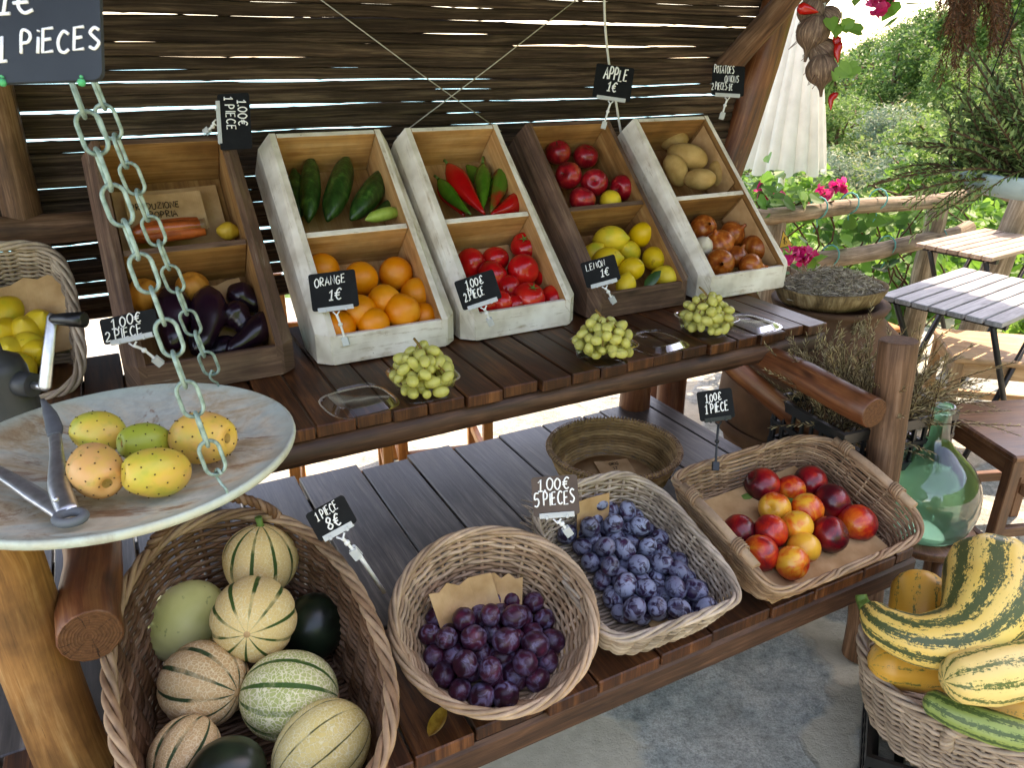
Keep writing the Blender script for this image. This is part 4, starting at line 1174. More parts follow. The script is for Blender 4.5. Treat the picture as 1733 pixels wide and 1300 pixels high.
longveg(0, 'eggplant', 'eggplant', 'long eggplant standing in the middle with a swollen top', M_['eggplant'], (351, 488), (330, 598), .07, .10, [x*1.02 for x in EG[::-1]], lump(.04, 3, sd=3), .012, group=G_, seg=18)
longveg(0, 'eggplant', 'eggplant', 'eggplant lying at the upper right against the wall', M_['eggplant'], (389, 486), (445, 520), .05, .05, [x*.85 for x in EG[::-1]], lump(.04, 3, sd=6), -.004, group=G_, seg=18)
longveg(0, 'eggplant', 'eggplant', 'wrinkled eggplant in the middle of the right half', M_['eggplant'], (383, 518), (420, 560), .07, .07, [x*.9 for x in EG[::-1]], lump(.1, 9, sd=9), .002, group=G_, seg=18)
longveg(0, 'eggplant', 'eggplant', 'purple sheened eggplant low at the right wall', M_['eggplant'], (462, 532), (385, 596), .09, .10, [x*.8 for x in EG[::-1]], lump(.04, 3, sd=12), .004, group=G_, seg=18)
longveg(0, 'eggplant', 'eggplant', 'dark eggplant at the bottom beneath the others', M_['eggplant'], (330, 596), (410, 588), .05, .05, [x*.8 for x in EG], lump(.04, 3, sd=15), .0, group=G_, seg=18)
for px, py, of, lb, sc in ((326, 488, .04, 'orange brown ribbed gourd behind the standing eggplant', 1.0), (244, 500, .04, 'orange ribbed gourd at the left behind the chain', 1.0)):
    put('gourd', 'gourd', lb, 'gourd', Matrix.Translation(cplane(0, px, py, of)) @ aim(Vector((0, -.3, 1))) @ Matrix.Diagonal((sc, sc, sc, 1)))
longveg(0, 'yellow_squash', 'squash', 'small yellow squash in the upper right of the brown crate', M_['yellowgourd'], (366, 390), (408, 392), .07, .07, [.006, .018, .024, .024, .016, .005], lump(.05, 3), .0, stem=.0)
# bag of carrots and the card notes in the first crate
oB = thing('carrot_bundle', 'bundle of orange red carrots in a clear bag under the cardboard note', 'carrots', Matrix.Translation(cplane(0, 290, 391, .06)))
Mi = oB.matrix_world.inverted()
for k, (a, b) in enumerate((((222, 396), (338, 378)), ((222, 404), (340, 386)), ((226, 390), (334, 373)), ((236, 402), (348, 392)))):
    A, B = cplane(0, a[0], a[1], .085-.012*(k % 2)), cplane(0, b[0], b[1], .085-.012*(k % 3)); mb = MB()
    mb.tube([Mi @ A.lerp(B, t) for t in (0, .1, .4, .75, 1)], [.004, .015, .017, .014, .009], 10, rfun=lump(.08, 12, sd=k)); mb.build('carrot', M_['carrot'], oB)
mb = MB(); A, B = Mi @ cplane(0, 219, 396, .088), Mi @ cplane(0, 348, 383, .085)
P_ = [A.lerp(B, t) for t in [i/14 for i in range(15)]]
mb.tube(P_, interp([.012, .024, .026, .025, .024, .018, .022], 15), 18, flat=.8, rfun=lambda a, t: 1+.12*mnoise.noise(Vector((math.cos(a)*3, math.sin(a)*3, t*14)))); mb.build('plastic_bag', M_['clear'], oB)
w0 = CR[0][2]
cardsheet('cardboard_sheet', 'cardboard liner leaning in the top half of the brown crate', cframe(0, w0*.48, .487, .005), w0*.92, .19, .01)
noteM = cframe(0, w0*.44, .482, .040) @ Matrix.Rotation(R(-3), 4, 'X')
noteo = cardsheet('cardboard_note', 'cardboard note lettered by hand PRODUZIONE PROPRIA in the brown crate', noteM, w0*.66, .125, .006, cat='note')
cardsheet('cardboard_sheet', 'torn cardboard propped behind the eggplants', cframe(0, w0*.66, .18, .012, R(8)), w0*.62, .17, .012, torn=True)
cardsheet('cardboard_sheet', 'cardboard flap behind the oranges', cframe(1, CR[1][2]*.52, .165, .010), CR[1][2]*.9, .19, .012, torn=True)
cardsheet('cardboard_sheet', 'flat cardboard leaning under the divider above the tomatoes', cframe(2, CR[2][2]*.46, .215, .012, R(3)) @ Matrix.Rotation(R(8), 4, 'X'), CR[2][2]*.86, .12, .006)
cardsheet('cardboard_sheet', 'cardboard liner at the right wall behind the potatoes', cframe(4, CR[4][2]-.006, .47, .08) @ Matrix.Rotation(R(-90), 4, 'Y'), .12, .25, .006)
cardsheet('cardboard_sheet', 'cardboard liner at the right wall behind the onions', cframe(4, CR[4][2]-.006, .15, .08) @ Matrix.Rotation(R(-90), 4, 'Y'), .12, .26, .006)

# --- melons in the deep basket
def zfruit(key, name, label, cat, px, py, z, rpx, d, roll=0, rbase=.07, ripe=.5, group=None, sc=(1, 1, 1)):
    p = fz(px, py, z); r = rpx*tt(p)/1300; k = r/rbase
    return put(key, name, label, cat, Matrix.Translation(p) @ aim(d, roll) @ Matrix.Diagonal((k*sc[0], k*sc[1], k*sc[2], 1)), group, ripe=ripe)
def groove(n, d, sd=0): return lambda a, t: 1+.045*mnoise.noise(Vector((math.cos(a)*1.1+sd, math.sin(a)*1.1, t*2)))-d*math.exp(-((((a*n/(2*math.pi)) % 1)-.5)/.16)**2)*math.sin(math.pi*min(max(t, 0), 1))**.6
def mst(mb):
    mb.tube([(0, 0, .064), (.001, 0, .073), (.004, .002, .086)], [.010, .006, .007], 8, m=1)
def scar(z, r=.006):
    def f(mb): mb.lathe([(.0005, z+.0018), (r*.6, z+.0016), (r, z-.001)], 12, m=1); mb.lathe([(.0005, -z-.0012), (r*.7, -z-.001), (r, -z+.001)], 12, m=1)
    return f
fmesh('cantaloupe', [M_['cantaloupe'], M_['stemgreen']], ellprof(.07, .069, 24, dimb=.04), 80, groove(10, .035), mst)
fmesh('cantaloupeplain', [M_['cantaloupe'], M_['card']], ellprof(.07, .069, 24, dimb=.0), 80, groove(10, .04, 3), scar(.069))
fmesh('greenmelon', [M_['greenmelon'], M_['card']], ellprof(.07, .077, 24), 80, groove(10, .035, 7), scar(.077, .008))
fmesh('tanmelon', [M_['tanmelon'], M_['card']], ellprof(.07, .074, 24), 80, groove(10, .07, 11), scar(.074, .008))
fmesh('paleyellowmelon', [f_melon('pale_striped_melon_rind', ('d2b86c', 'dcc684'), 'e6d8a6', '4a4a22', 10, .07, .04)], ellprof(.07, .082, 24), 80, groove(10, .03))
fmesh('honeydew', [M_['honeydew']], ellprof(.07, .080, 20), 40, lump(.02, 1))
fmesh('watermelon', [M_['watermelon']], ellprof(.07, .078, 20), 40)
V = Vector
zfruit('cantaloupe', 'melon', 'cantaloupe at the back top of the basket with its green stem up', 'melon', 441, 948, .660, 62, V((.05, .25, 1)), .3)
zfruit('cantaloupeplain', 'melon', 'golden cantaloupe lying on top of the heap, blossom end facing the front', 'melon', 430, 1048, .640, 71, V((-.15, .85, -.30)), .2)
zfruit('honeydew', 'melon', 'smooth pale green honeydew melon at the left wall of the basket', 'melon', 317, 1052, .575, 62, V((.55, .6, .6)), 0)
zfruit('tanmelon', 'melon', 'netted beige melon with dark green grooves lying left of centre', 'melon', 345, 1157, .572, 72, V((.85, -.38, .12)), .6)
zfruit('greenmelon', 'melon', 'greenish heavily netted melon in the middle right of the basket', 'melon', 490, 1178, .565, 74, V((-.98, -.05, .1)), .1)
MESH['tanmelon2'] = MESH['tanmelon']
zfruit('paleyellowmelon', 'melon', 'pale yellow melon with a brown scarred stripe at the bottom right', 'melon', 545, 1268, .555, 74, V((.75, .65, .25)), .9)
zfruit('tanmelon', 'melon', 'orange tan deeply ribbed melon at the bottom left of the basket', 'melon', 313, 1275, .550, 58, V((.3, .9, .35)), .3)
zfruit('watermelon', 'watermelon', 'round black green watermelon in the shade behind the golden cantaloupe', 'watermelon', 530, 1062, .560, 52, V((.2, .3, .9)))
zfruit('watermelon', 'watermelon', 'dark green watermelon cut off by the bottom edge of the picture', 'watermelon', 383, 1312, .560, 60, V((.9, .3, .3)))
MESH['cantaloupe'].name = 'cantaloupe'
# --- plums: two heaps
def heap(MB_, bk, key, pts, zs, label, group, r, name='plum'):
    n = (MB_.to_3x3() @ Vector((0, 0, 1))).normalized()
    placed = []
    for (px, py), zz in zip(pts, zs):
        p = fpl(px, py, MB_ @ Vector((0, 0, zz)), n); placed.append(p)
    for it in range(40):
        for i in range(len(placed)):
            for j in range(i):
                d = placed[i]-placed[j]; L = d.length
                if L < 2*r*.95 and L > 1e-6:
                    q = d*(.5*(2*r*.97-L)/L); q -= n*q.dot(n)*.4
                    placed[i] = placed[i]+q; placed[j] = placed[j]-q
        inv = MB_.inverted()
        for i, p in enumerate(placed):
            l = inv @ p
            l.z = max(l.z, r+.004); kz = min(l.z/bk.H, 1.0)
            mx = bk.bot[0]+(bk.top[0]-bk.bot[0])*kz-r*.9; my = bk.bot[1]+(bk.top[1]-bk.bot[1])*kz-r*.9
            q = (abs(l.x/mx)**bk.p+abs(l.y/my)**bk.p)**(1/bk.p)
            if q > 1: l.x /= q; l.y /= q
            placed[i] = MB_ @ l
    for p in placed:
        k = fr.uniform(.88, 1.12)
        put(key, name, label, 'plum', Matrix.Translation(p) @ rotm(fr) @ Matrix.Diagonal((k, k, k, 1)), group)
def hexfill(inside, step, x0, x1, y0, y1, jit, asp=.86):
    out = []; j = 0; y = y0
    while y < y1:
        x = x0+(step/2 if j % 2 else 0)
        while x < x1:
            q = (x+fr.uniform(-jit, jit), y+fr.uniform(-jit, jit))
            if inside(*q): out.append(q)
            x += step
        y += step*asp; j += 1
    return out
ins = lambda x, y: ((x-828)/130)**2+((y-1085)/98)**2 < 1
a = hexfill(ins, 38, 695, 965, 985, 1185, 6, .82)
ins2 = lambda x, y: ((x-828)/98)**2+((y-1088)/70)**2 < 1
b = hexfill(ins2, 46, 715, 945, 1010, 1175, 9, .85)
heap(MBP, bkP, 'plum', a+b, [.027]*len(a)+[.057]*len(b), 'dark purple plum in the heap in the round wicker basket', 'plums in the round basket', .0218)
def poly(pts):
    def f(x, y):
        c = False; j = len(pts)-1
        for i in range(len(pts)):
            if (pts[i][1] > y) != (pts[j][1] > y) and x < (pts[j][0]-pts[i][0])*(y-pts[i][1])/(pts[j][1]-pts[i][1])+pts[i][0]: c = not c
            j = i
        return c
    return f
pl_ = poly([(985, 850), (1045, 800), (1085, 850), (1120, 905), (1140, 945), (1185, 965), (1232, 980), (1236, 1030), (1200, 1055), (1125, 1072), (1050, 1055), (1010, 1010), (970, 945), (945, 890)])
a = hexfill(pl_, 34, 950, 1240, 815, 1065, 5, .82)
pl2 = poly([(990, 880), (1050, 840), (1095, 915), (1140, 965), (1215, 990), (1200, 1035), (1110, 1050), (1050, 1030), (1000, 960)])
b = hexfill(pl2, 39, 960, 1230, 830, 1060, 8, .86)
heap(MBB, bkB, 'blueplum', a+b, [.028]*len(a)+[.056]*len(b), 'bloomy blue plum in the heap in the oblong wicker basket', 'blue plums in the oblong basket', .0200)
bp = MBP.inverted()
def incard(name, label, MB_, x, y, z, w_, h_, rz=0, rx=0, **k):
    return cardsheet(name, label, MB_ @ Matrix.Translation((x, y, z)) @ Matrix.Rotation(rz, 4, 'Z') @ Matrix.Rotation(rx, 4, 'X'), w_, h_, **k)
incard('cardboard_sheet', 'torn rounded cardboard behind the purple plums', MBP, -.045, .072, .052, .13, .085, R(20), R(42), curl=.02, torn=True)
incard('cardboard_sheet', 'second torn cardboard piece behind the purple plums at the right', MBP, .03, .090, .046, .085, .06, R(-8), R(42), curl=.012, torn=True)
incard('cardboard_sheet', 'cardboard square standing at the back of the blue plum basket', MBB, -.005, .150, .065, .085, .09, R(2), R(72), curl=.004)
incard('cardboard_sheet', 'cardboard showing under the blue plums at the front', MBB, .06, -.10, .011, .15, .10, R(3), R(2), curl=.006)
incard('cardboard_sheet', 'large cardboard sheet lining the nectarine basket', MBN, -.012, -.005, .012, .39, .30, R(3), 0, curl=.008)
# --- nectarines
NE = [(1290, 822, .028, 'dark crimson nectarine at the back left', 28, .30), (1338, 829, .030, 'small orange red nectarine beside the dark one at the back', 23, .62),
 (1371, 817, .028, 'very dark red nectarine at the far back right', 27, .28), (1311, 860, .050, 'yellow nectarine with one red cheek left of the middle', 25, .86),
 (1366, 863, .052, 'freckled orange nectarine in the middle of the heap', 26, .66), (1408, 849, .040, 'bright red nectarine in the right of the back row', 28, .40),
 (1451, 886, .035, 'red and cream nectarine closest to the right wall', 30, .50), (1405, 905, .045, 'plum dark nectarine in the right front', 29, .20),
 (1251, 900, .032, 'dark red nectarine nearest the left wall', 27, .30), (1304, 900, .055, 'red nectarine with its stem hollow up in the left middle', 27, .45),
 (1349, 891, .060, 'yellow nectarine with hardly any red at the heap centre', 25, .92), (1360, 928, .045, 'orange yellow nectarine behind the frontmost one', 26, .78),
 (1287, 937, .042, 'large orange red nectarine at the front left', 29, .56), (1341, 953, .050, 'frontmost nectarine, half yellow and half red', 27, .68)]
nN = (MBN.to_3x3() @ Vector((0, 0, 1))).normalized()
for px, py, zz, lb, rp, ripe in NE:
    p = fpl(px, py, MBN @ Vector((0, 0, zz)), nN); k = 1.09*rp*tt(p)/1300/.0355
    put('nectarine', 'nectarine', lb, 'nectarine', Matrix.Translation(p) @ rotm(fr) @ Matrix.Diagonal((k, k, k, 1)), 'nectarines in the rectangular basket', ripe=ripe)
for px, py, zz, lb, rz in ((1262, 838, .012, 'dark green leaf under the crimson nectarine', .4), (1345, 848, .035, 'green leaf between the small nectarine and the freckled one', 2.2)):
    mb = MB(); mb.add([(x, y, -.15*abs(y)) for x, y in lfp]+[(0, 0, .003)], [[8, i, (i+1) % 8] for i in range(8)], smooth=True)
    o = mb.build('nectarine_leaf', M_['stemgreen']); o.matrix_world = Matrix.Translation(fpl(px, py, MBN @ Vector((0, 0, zz)), nN)) @ Matrix.Rotation(rz, 4, 'Z'); tag(o, lb, 'leaf')
# --- coil basket contents
ov = fz(1039, 757, .555)
mb = MB(); mb.lathe([(.001, .0135), (.118, .0135), (.118, .0105), (.001, .0105)], 40)
o = mb.build('cardboard_disc', M_['card']); o.matrix_world = TR(Vector((ov.x, ov.y, .452))); tag(o, 'round cardboard disc lying in the coiled straw basket', 'cardboard')
origo = cardsheet('paper_note', 'small paper note lettered ORIG lying in the coiled basket', TR(fz(1040, 792, .470), R(10)), .10, .08, .003, cat='note')
# --- lemons in the left basket
zzL = (MBL.to_3x3() @ Vector((0, 0, 1))).normalized()
for px, py, of, lb, sc, d in ((45, 565, .04, 'bright knobbly lemon in the middle of the left basket', 1.12, V((.3, -.5, .8))), (66, 553, .035, 'lemon right of the knobbly one', 1.1, V((.5, -.3, .7))), (8, 535, .02, 'yellow green lemon cut by the left edge of the picture', 1.2, V((.3, .6, .5))),
        (46, 588, .06, 'orange yellow lemon in the lower row of the left basket', 1.05, V((.8, -.3, .2))), (60, 598, .07, 'lime green lemon beside the crank handle', .95, V((.6, -.5, .4))), (12, 565, .04, 'lemon at the left edge below the yellow green one', 1.05, V((.2, -.6, .6))), (18, 598, .06, 'scarred lemon partly hidden by the grey mill', 1.1, V((.4, -.6, .5))),
        (30, 625, .09, 'lemon low at the front of the left basket, mostly hidden', 1.1, V((.4, -.6, .5)))):
    p = fpl(px, py, MBL @ Vector((0, 0, of)), zzL)
    put('lemon', 'lemon', lb, 'lemon', Matrix.Translation(p) @ aim(d, 1) @ Matrix.Diagonal((sc, sc, sc, 1)), 'lemons in the left basket')
cardsheet('paper_liner', 'crumpled brown paper behind the lemons in the left basket', MBL @ Matrix.Translation((.03, .08, .03)) @ Matrix.Rotation(R(12), 4, 'X'), .24, .20, .05, 8, 8, True, cat='paper')
# --- grapes in clear boxes
def grapes(px, py, label, n, sd, box_label, lid, boxrz=0):
    rs = random.Random(sd); c = fz(px, py, ZU+.035)
    o = thing('grape_bunch', label, 'grapes', TR(Vector((c.x, c.y, ZU+.004))), 'bunches of grapes on the upper shelf')
    pts = []
    tries = 0
    while len(pts) < n and tries < 9000:
        tries += 1
        a = rs.random()*6.283; q = rs.random()**.5; zz_ = rs.uniform(.016, .096)
        rmax = .066 if zz_ < .055 else .066-(zz_-.055)*.9
        p = Vector((math.cos(a)*q*rmax, math.sin(a)*q*rmax, zz_))
        if all((p-k).length > .0205 for k in pts): pts.append(p)
    me = []
    for v_ in range(3):
        mb = MB(); mb.ball((0, 0, 0), .0130, 14, 10, sc=(1, 1, rs.uniform(1.2, 1.5))); me.append(mb.mesh('grape', M_['grape']))
    for k, p in enumerate(pts):
        g = bpy.data.objects.new('grape', me[k % 3]); COL.objects.link(g); g.parent = o
        g.matrix_local = Matrix.Translation(p) @ rotm(rs) @ Matrix.Scale(rs.uniform(.74, 1.12), 4)
    mb = MB(); mb.tube(smooth_path([(0, 0, .03), (.005, 0, .08), (-.008, .015, .105), (-.02, .03, .115)], 4), .0030, 6)
    for k in range(26):
        q = pts[rs.randrange(len(pts))]; s_ = Vector((0, 0, rs.uniform(.05, .1))); mb.tube([s_, s_.lerp(q, .5)+Vector((0, 0, .012)), q+Vector((0, 0, .006))], .0016, 5)
    mb.build('stalk', M_['vinestem'], o)
    t = thing('plastic_box', box_label, 'plastic box', TR(Vector((c.x, c.y, ZU+.0005)), PHI+boxrz), 'clear plastic boxes under the grapes')
    b_ = Bk((.068, .068), (.055, .055), .045, 4.0); N = 48
    def shell(b, flip=1, rimw=.008):
        mb = MB(); hs = [0, .08, .5, .92, 1.0]; vs = [(0, 0, 0)]; 
        for h in hs:
            for i in range(N): q = b.at(i/N, h); vs.append((q.x, q.y, q.z*flip))
        for i in range(N):
            q = b.at(i/N, 1); d = Vector((q.x, q.y, 0)).normalized()*rimw; vs.append((q.x+d.x, q.y+d.y, (q.z-.001)*flip))
        fs = [[0, 1+i, 1+(i+1) % N] for i in range(N)]
        for r in range(len(hs)): fs += [[1+r*N+i, 1+r*N+(i+1) % N, 1+(r+1)*N+(i+1) % N, 1+(r+1)*N+i] for i in range(N)]
        mb.add(vs, fs, smooth=True); return mb
    shell(b_).build('tray', M_['clear'], t)
    lp = fz(lid[0], lid[1], ZU+.014); bl = Bk((.072, .072), (.060, .060), .016, 3.6)
    l = shell(bl, -1).build('lid', M_['clear'], t); l.matrix_world = t.matrix_world; bpy.context.view_layer.update()
    l.matrix_local = t.matrix_world.inverted() @ TR(Vector((lp.x, lp.y, ZU+.018)), PHI+lid[2])
    return o
grapes(716, 640, 'pale green grape bunch left of the others, before the two white crates', 62, 1, 'clear plastic box with its lid open to the left, under the left grape bunch', (607, 672, .1))
grapes(1021, 585, 'green grape bunch with a long bare stalk below the brown crate', 58, 2, 'clear plastic box under the middle grape bunch, lid lying to its right', (1108, 574, .1))
grapes(1195, 541, 'green grape bunch before the right crate, nearest the shelf end', 58, 3, 'clear plastic box under the right grape bunch, lid lying to its right', (1268, 543, .1))
# --- squashes at the right
def squash(name, label, path, radii, mat, stem=None, seg=36, ribs=10, rd=.03, cat='squash'):
    P = smooth_path(path, 7); N = len(P); base = P[0].copy(); mb = MB()
    tot = 0
    rr = interp(radii, N)
    # round both ends
    e0 = [P[0]-(P[1]-P[0]).normalized()*rr[0]*q for q in (.75, .6, .38, .15)]; r0 = [rr[0]*q for q in (.05, .55, .82, .97)]
    e1 = [P[-1]+(P[-1]-P[-2]).normalized()*rr[-1]*q for q in (.15, .38, .6, .75)]; r1 = [rr[-1]*q for q in (.97, .82, .55, .05)]
    P = e0+P+e1; rr = r0+rr+r1
    base = P[len(P)//2].copy(); P = [p-base for p in P]
    mb.tube(P, rr, seg, rfun=lambda a, t: 1+rd*math.cos(a*ribs))
    nn = len(P); k = 0
    for f in range(len(mb.uv)):               # u around 0..1
        q = f // seg; s_ = f % seg
        if q < nn-1: mb.uv[f] = [(s_/seg, mb.uv[f][0][1]), ((s_+1)/seg, mb.uv[f][1][1]), ((s_+1)/seg, mb.uv[f][2][1]), (s_/seg, mb.uv[f][3][1])]
    o = mb.build(name, mat); o.matrix_world = Matrix.Translation(base); tag(o, label, cat)
    if stem:
        s0 = P[0]; d = (P[0]-P[3]).normalized(); mb = MB(); S_ = Vector(stem)
        mb.tube(smooth_path([s0-d*.004, s0+d*.018, s0+d*.03+S_], 4), interp([.018, .012, .011], 9), 10, rfun=lambda a, t: 1+.18*math.cos(a*5)); mb.build('stem', M_['stemgreen'], o)
    return o
sq = lambda px, py, t: ft(px, py, t)
squash('squash', 'large crooked green and yellow striped squash bent like an elbow on the basket', [sq(1478, 1040, 1.64), sq(1500, 1062, 1.60), sq(1560, 1085, 1.555), sq(1632, 1075, 1.55), sq(1676, 1025, 1.58), sq(1684, 970, 1.64)], [.030, .042, .052, .066, .092, .096], M_['squash'], (0, 0, .012), ribs=9, rd=.025)
squash('squash', 'smooth orange squash standing upright behind the crooked one', [sq(1553, 1130, 1.72), sq(1555, 1060, 1.74), sq(1558, 1000, 1.78)], [.060, .066, .062], M_['squash3'], ribs=10, rd=.01)
squash('squash', 'pale yellow squash with broken green flecks lying over the basket rim', [sq(1790, 1125, 1.50), sq(1720, 1134, 1.49), sq(1665, 1145, 1.475), sq(1625, 1150, 1.47)], [.052, .056, .056, .046], M_['squash2'], None, ribs=9, rd=.02)
squash('courgette', 'dark green courgette lying behind the basket handle', [sq(1580, 1190, 1.53), sq(1620, 1210, 1.50), sq(1680, 1232, 1.47), sq(1725, 1245, 1.45)], [.026, .03, .032, .03], M_['courgette'], None, ribs=8, rd=.02, cat='courgette')
squash('squash', 'orange squash deep in the basket under the crooked one', [sq(1500, 1125, 1.70), sq(1550, 1128, 1.70), sq(1605, 1135, 1.70)], [.05, .055, .05], M_['squash3'], None, ribs=10, rd=.015)
squash('squash', 'orange squash at the right edge under the flecked one', [sq(1640, 1195, 1.56), sq(1700, 1200, 1.56), sq(1770, 1215, 1.55)], [.05, .055, .05], M_['squash3'], None, ribs=10, rd=.015)
squash('squash', 'yellow squash neck poking out at the right edge of the picture', [sq(1700, 1075, 1.62), sq(1740, 1080, 1.62), sq(1800, 1090, 1.62)], [.025, .032, .04], M_['squash2'], None, ribs=9, rd=.02)
mb = MB()
lf = fz(740, 1222, ZL+.012); d = (fz(752, 1197, ZL)-fz(725, 1250, ZL)); L = d.length/2; d.normalize(); sdv = Vector((d.y, -d.x, 0))
vs = []; K = 9
for i in range(K):
    t = -1+2*i/(K-1); w_ = .014*(1-t*t)**.8+.0004
    for s_ in (-1, 0, 1): vs.append(d*(t*L)+sdv*(s_*w_)+Vector((0, 0, .010*abs(s_)*(1-t*t)+.012*t*t-.006)))
mb.add(vs, [[i*3+k, i*3+k+1, i*3+k+4, i*3+k+3] for i in range(K-1) for k in (0, 1)], smooth=True)
o = mb.build('fallen_leaf', simple('yellow_dry_leaf', '8a6418', 'c09a3a', 60, .6, .3)); o.matrix_world = Matrix.Translation((lf.x, lf.y, ZL+.009)); tag(o, 'curled yellow leaf fallen on the lower shelf before the round plum basket', 'leaf')
# ------------------------------------------------------------------ hand lettering and price signs
GL = {
 '0': [[(.3,1),(.08,.75),(.06,.3),(.28,0),(.5,.25),(.54,.7),(.3,1)]], '1': [[(.1,.72),(.34,1),(.30,0)],[(.08,0),(.5,.0)]], 'l': [[(.1,.7),(.34,1),(.30,0)]],
 '2': [[(.06,.78),(.25,1),(.5,.82),(.42,.5),(.05,.03),(.58,.06)]], '5': [[(.55,1),(.15,.98),(.1,.56),(.4,.6),(.54,.32),(.34,.03),(.05,.1)]],
 '8': [[(.32,.52),(.1,.75),(.3,1),(.52,.78),(.3,.5),(.06,.24),(.3,0),(.55,.22),(.32,.52)]], '.': [[(.06,.0),(.12,.07),(.15,.0),(.08,.02)]], ',': [[(.18,.12),(.15,-.02),(.04,-.22)]], '-': [[(.05,.45),(.3,.45)]],
 '€': [[(.62,.85),(.42,1),(.2,.75),(.16,.3),(.36,.02),(.6,.12)],[(.0,.6),(.48,.64)],[(.0,.4),(.44,.42)]],
 '£': [[(.62,.8),(.42,1),(.22,.8),(.32,.55),(.14,.5)],[(.32,.55),(.12,.28),(.3,.02),(.66,.12)],[(.05,.3),(.5,.36)]],
 'A': [[(.0,0),(.28,1),(.56,.0)],[(.1,.38),(.5,.36)]], 'C': [[(.55,.85),(.3,1),(.06,.6),(.12,.15),(.35,0),(.56,.14)]], 'D': [[(.08,1),(.08,0),(.4,.1),(.55,.5),(.4,.9),(.05,1)]],
 'E': [[(.5,1),(.08,.98),(.06,.0),(.5,.03)],[(.06,.52),(.42,.55)]], 'G': [[(.55,.85),(.3,1),(.06,.6),(.12,.12),(.38,0),(.55,.2),(.54,.45),(.32,.45)]], 'I': [[(.14,1),(.12,0)]], 'i': [[(.14,.7),(.12,0)],[(.14,.95),(.15,1)]],
 'L': [[(.08,1),(.06,.02),(.5,.04)]], 'M': [[(.02,0),(.12,1),(.34,.4),(.56,1),(.66,0)]], 'N': [[(.05,0),(.08,1),(.5,.05),(.54,1)]], 'O': [[(.3,1),(.05,.7),(.08,.2),(.3,0),(.56,.3),(.5,.8),(.3,1)]], 'o': [[(.25,.7),(.07,.45),(.1,.1),(.26,0),(.45,.25),(.4,.6),(.25,.7)]],
 'P': [[(.08,0),(.1,1),(.42,.95),(.5,.72),(.38,.5),(.09,.46)]], 'R': [[(.08,0),(.1,1),(.42,.95),(.48,.72),(.36,.52),(.09,.48),(.55,.0)]], 'S': [[(.5,.88),(.28,1),(.08,.78),(.3,.52),(.5,.28),(.3,0),(.05,.12)]],
 'T': [[(.0,.97),(.56,1)],[(.29,.98),(.27,0)]], 'U': [[(.06,1),(.08,.2),(.3,0),(.52,.2),(.54,1)]], 'Z': [[(.06,.97),(.54,.97),(.06,.03),(.58,.05)]], ' ': []}
ADV = {'1': .56, 'I': .26, 'i': .26, '.': .24, ',': .26, 'M': .78, ' ': .34, '-': .4, 'l': .45}
def lettering(lines, th=.05, rs=None, m=0):
    # lines: (text, x, y, height, slant, rise, squeeze) on the board's own plane (metres)
    rs = rs or random.Random(1); mb = MB()
    for text, x, y, h, slant, rise, sq in lines:
        cx = 0
        for ch in text:
            dy = rs.uniform(-.06, .06); k = rs.uniform(.92, 1.06)
            for st in GL[ch]:
                P = [Vector((x+(cx+px*k+slant*py)*h*sq, y+(py*k+dy+rise*(cx+px))*h, .0006)) for px, py in st]
                if len(P) > 2 and ch not in '1ILTEANMZD,l': P = smooth_path(P, 4)
                mb.tube(P, th*h, 5, flat=1, up=(0, 0, 1), m=m)
            cx += ADV.get(ch, .68)*1.02
    return mb
def boardmesh(w_, h_, t=.0022, rc=.006):
    mb = MB(); pts = []
    for cx, cy, a0 in ((w_/2-rc, h_/2-rc, 0), (-w_/2+rc, h_/2-rc, 90), (-w_/2+rc, -h_/2+rc, 180), (w_/2-rc, -h_/2+rc, 270)):
        for k in range(5): a = R(a0+k*22.5); pts.append((cx+rc*math.cos(a), cy+rc*math.sin(a)))
    n = len(pts)
    mb.add([(x, y, 0) for x, y in pts]+[(x, y, -t) for x, y in pts], [list(range(n)), list(range(2*n-1, n-1, -1))]+[[i, n+i, n+(i+1) % n, (i+1) % n] for i in range(n)])
    return mb
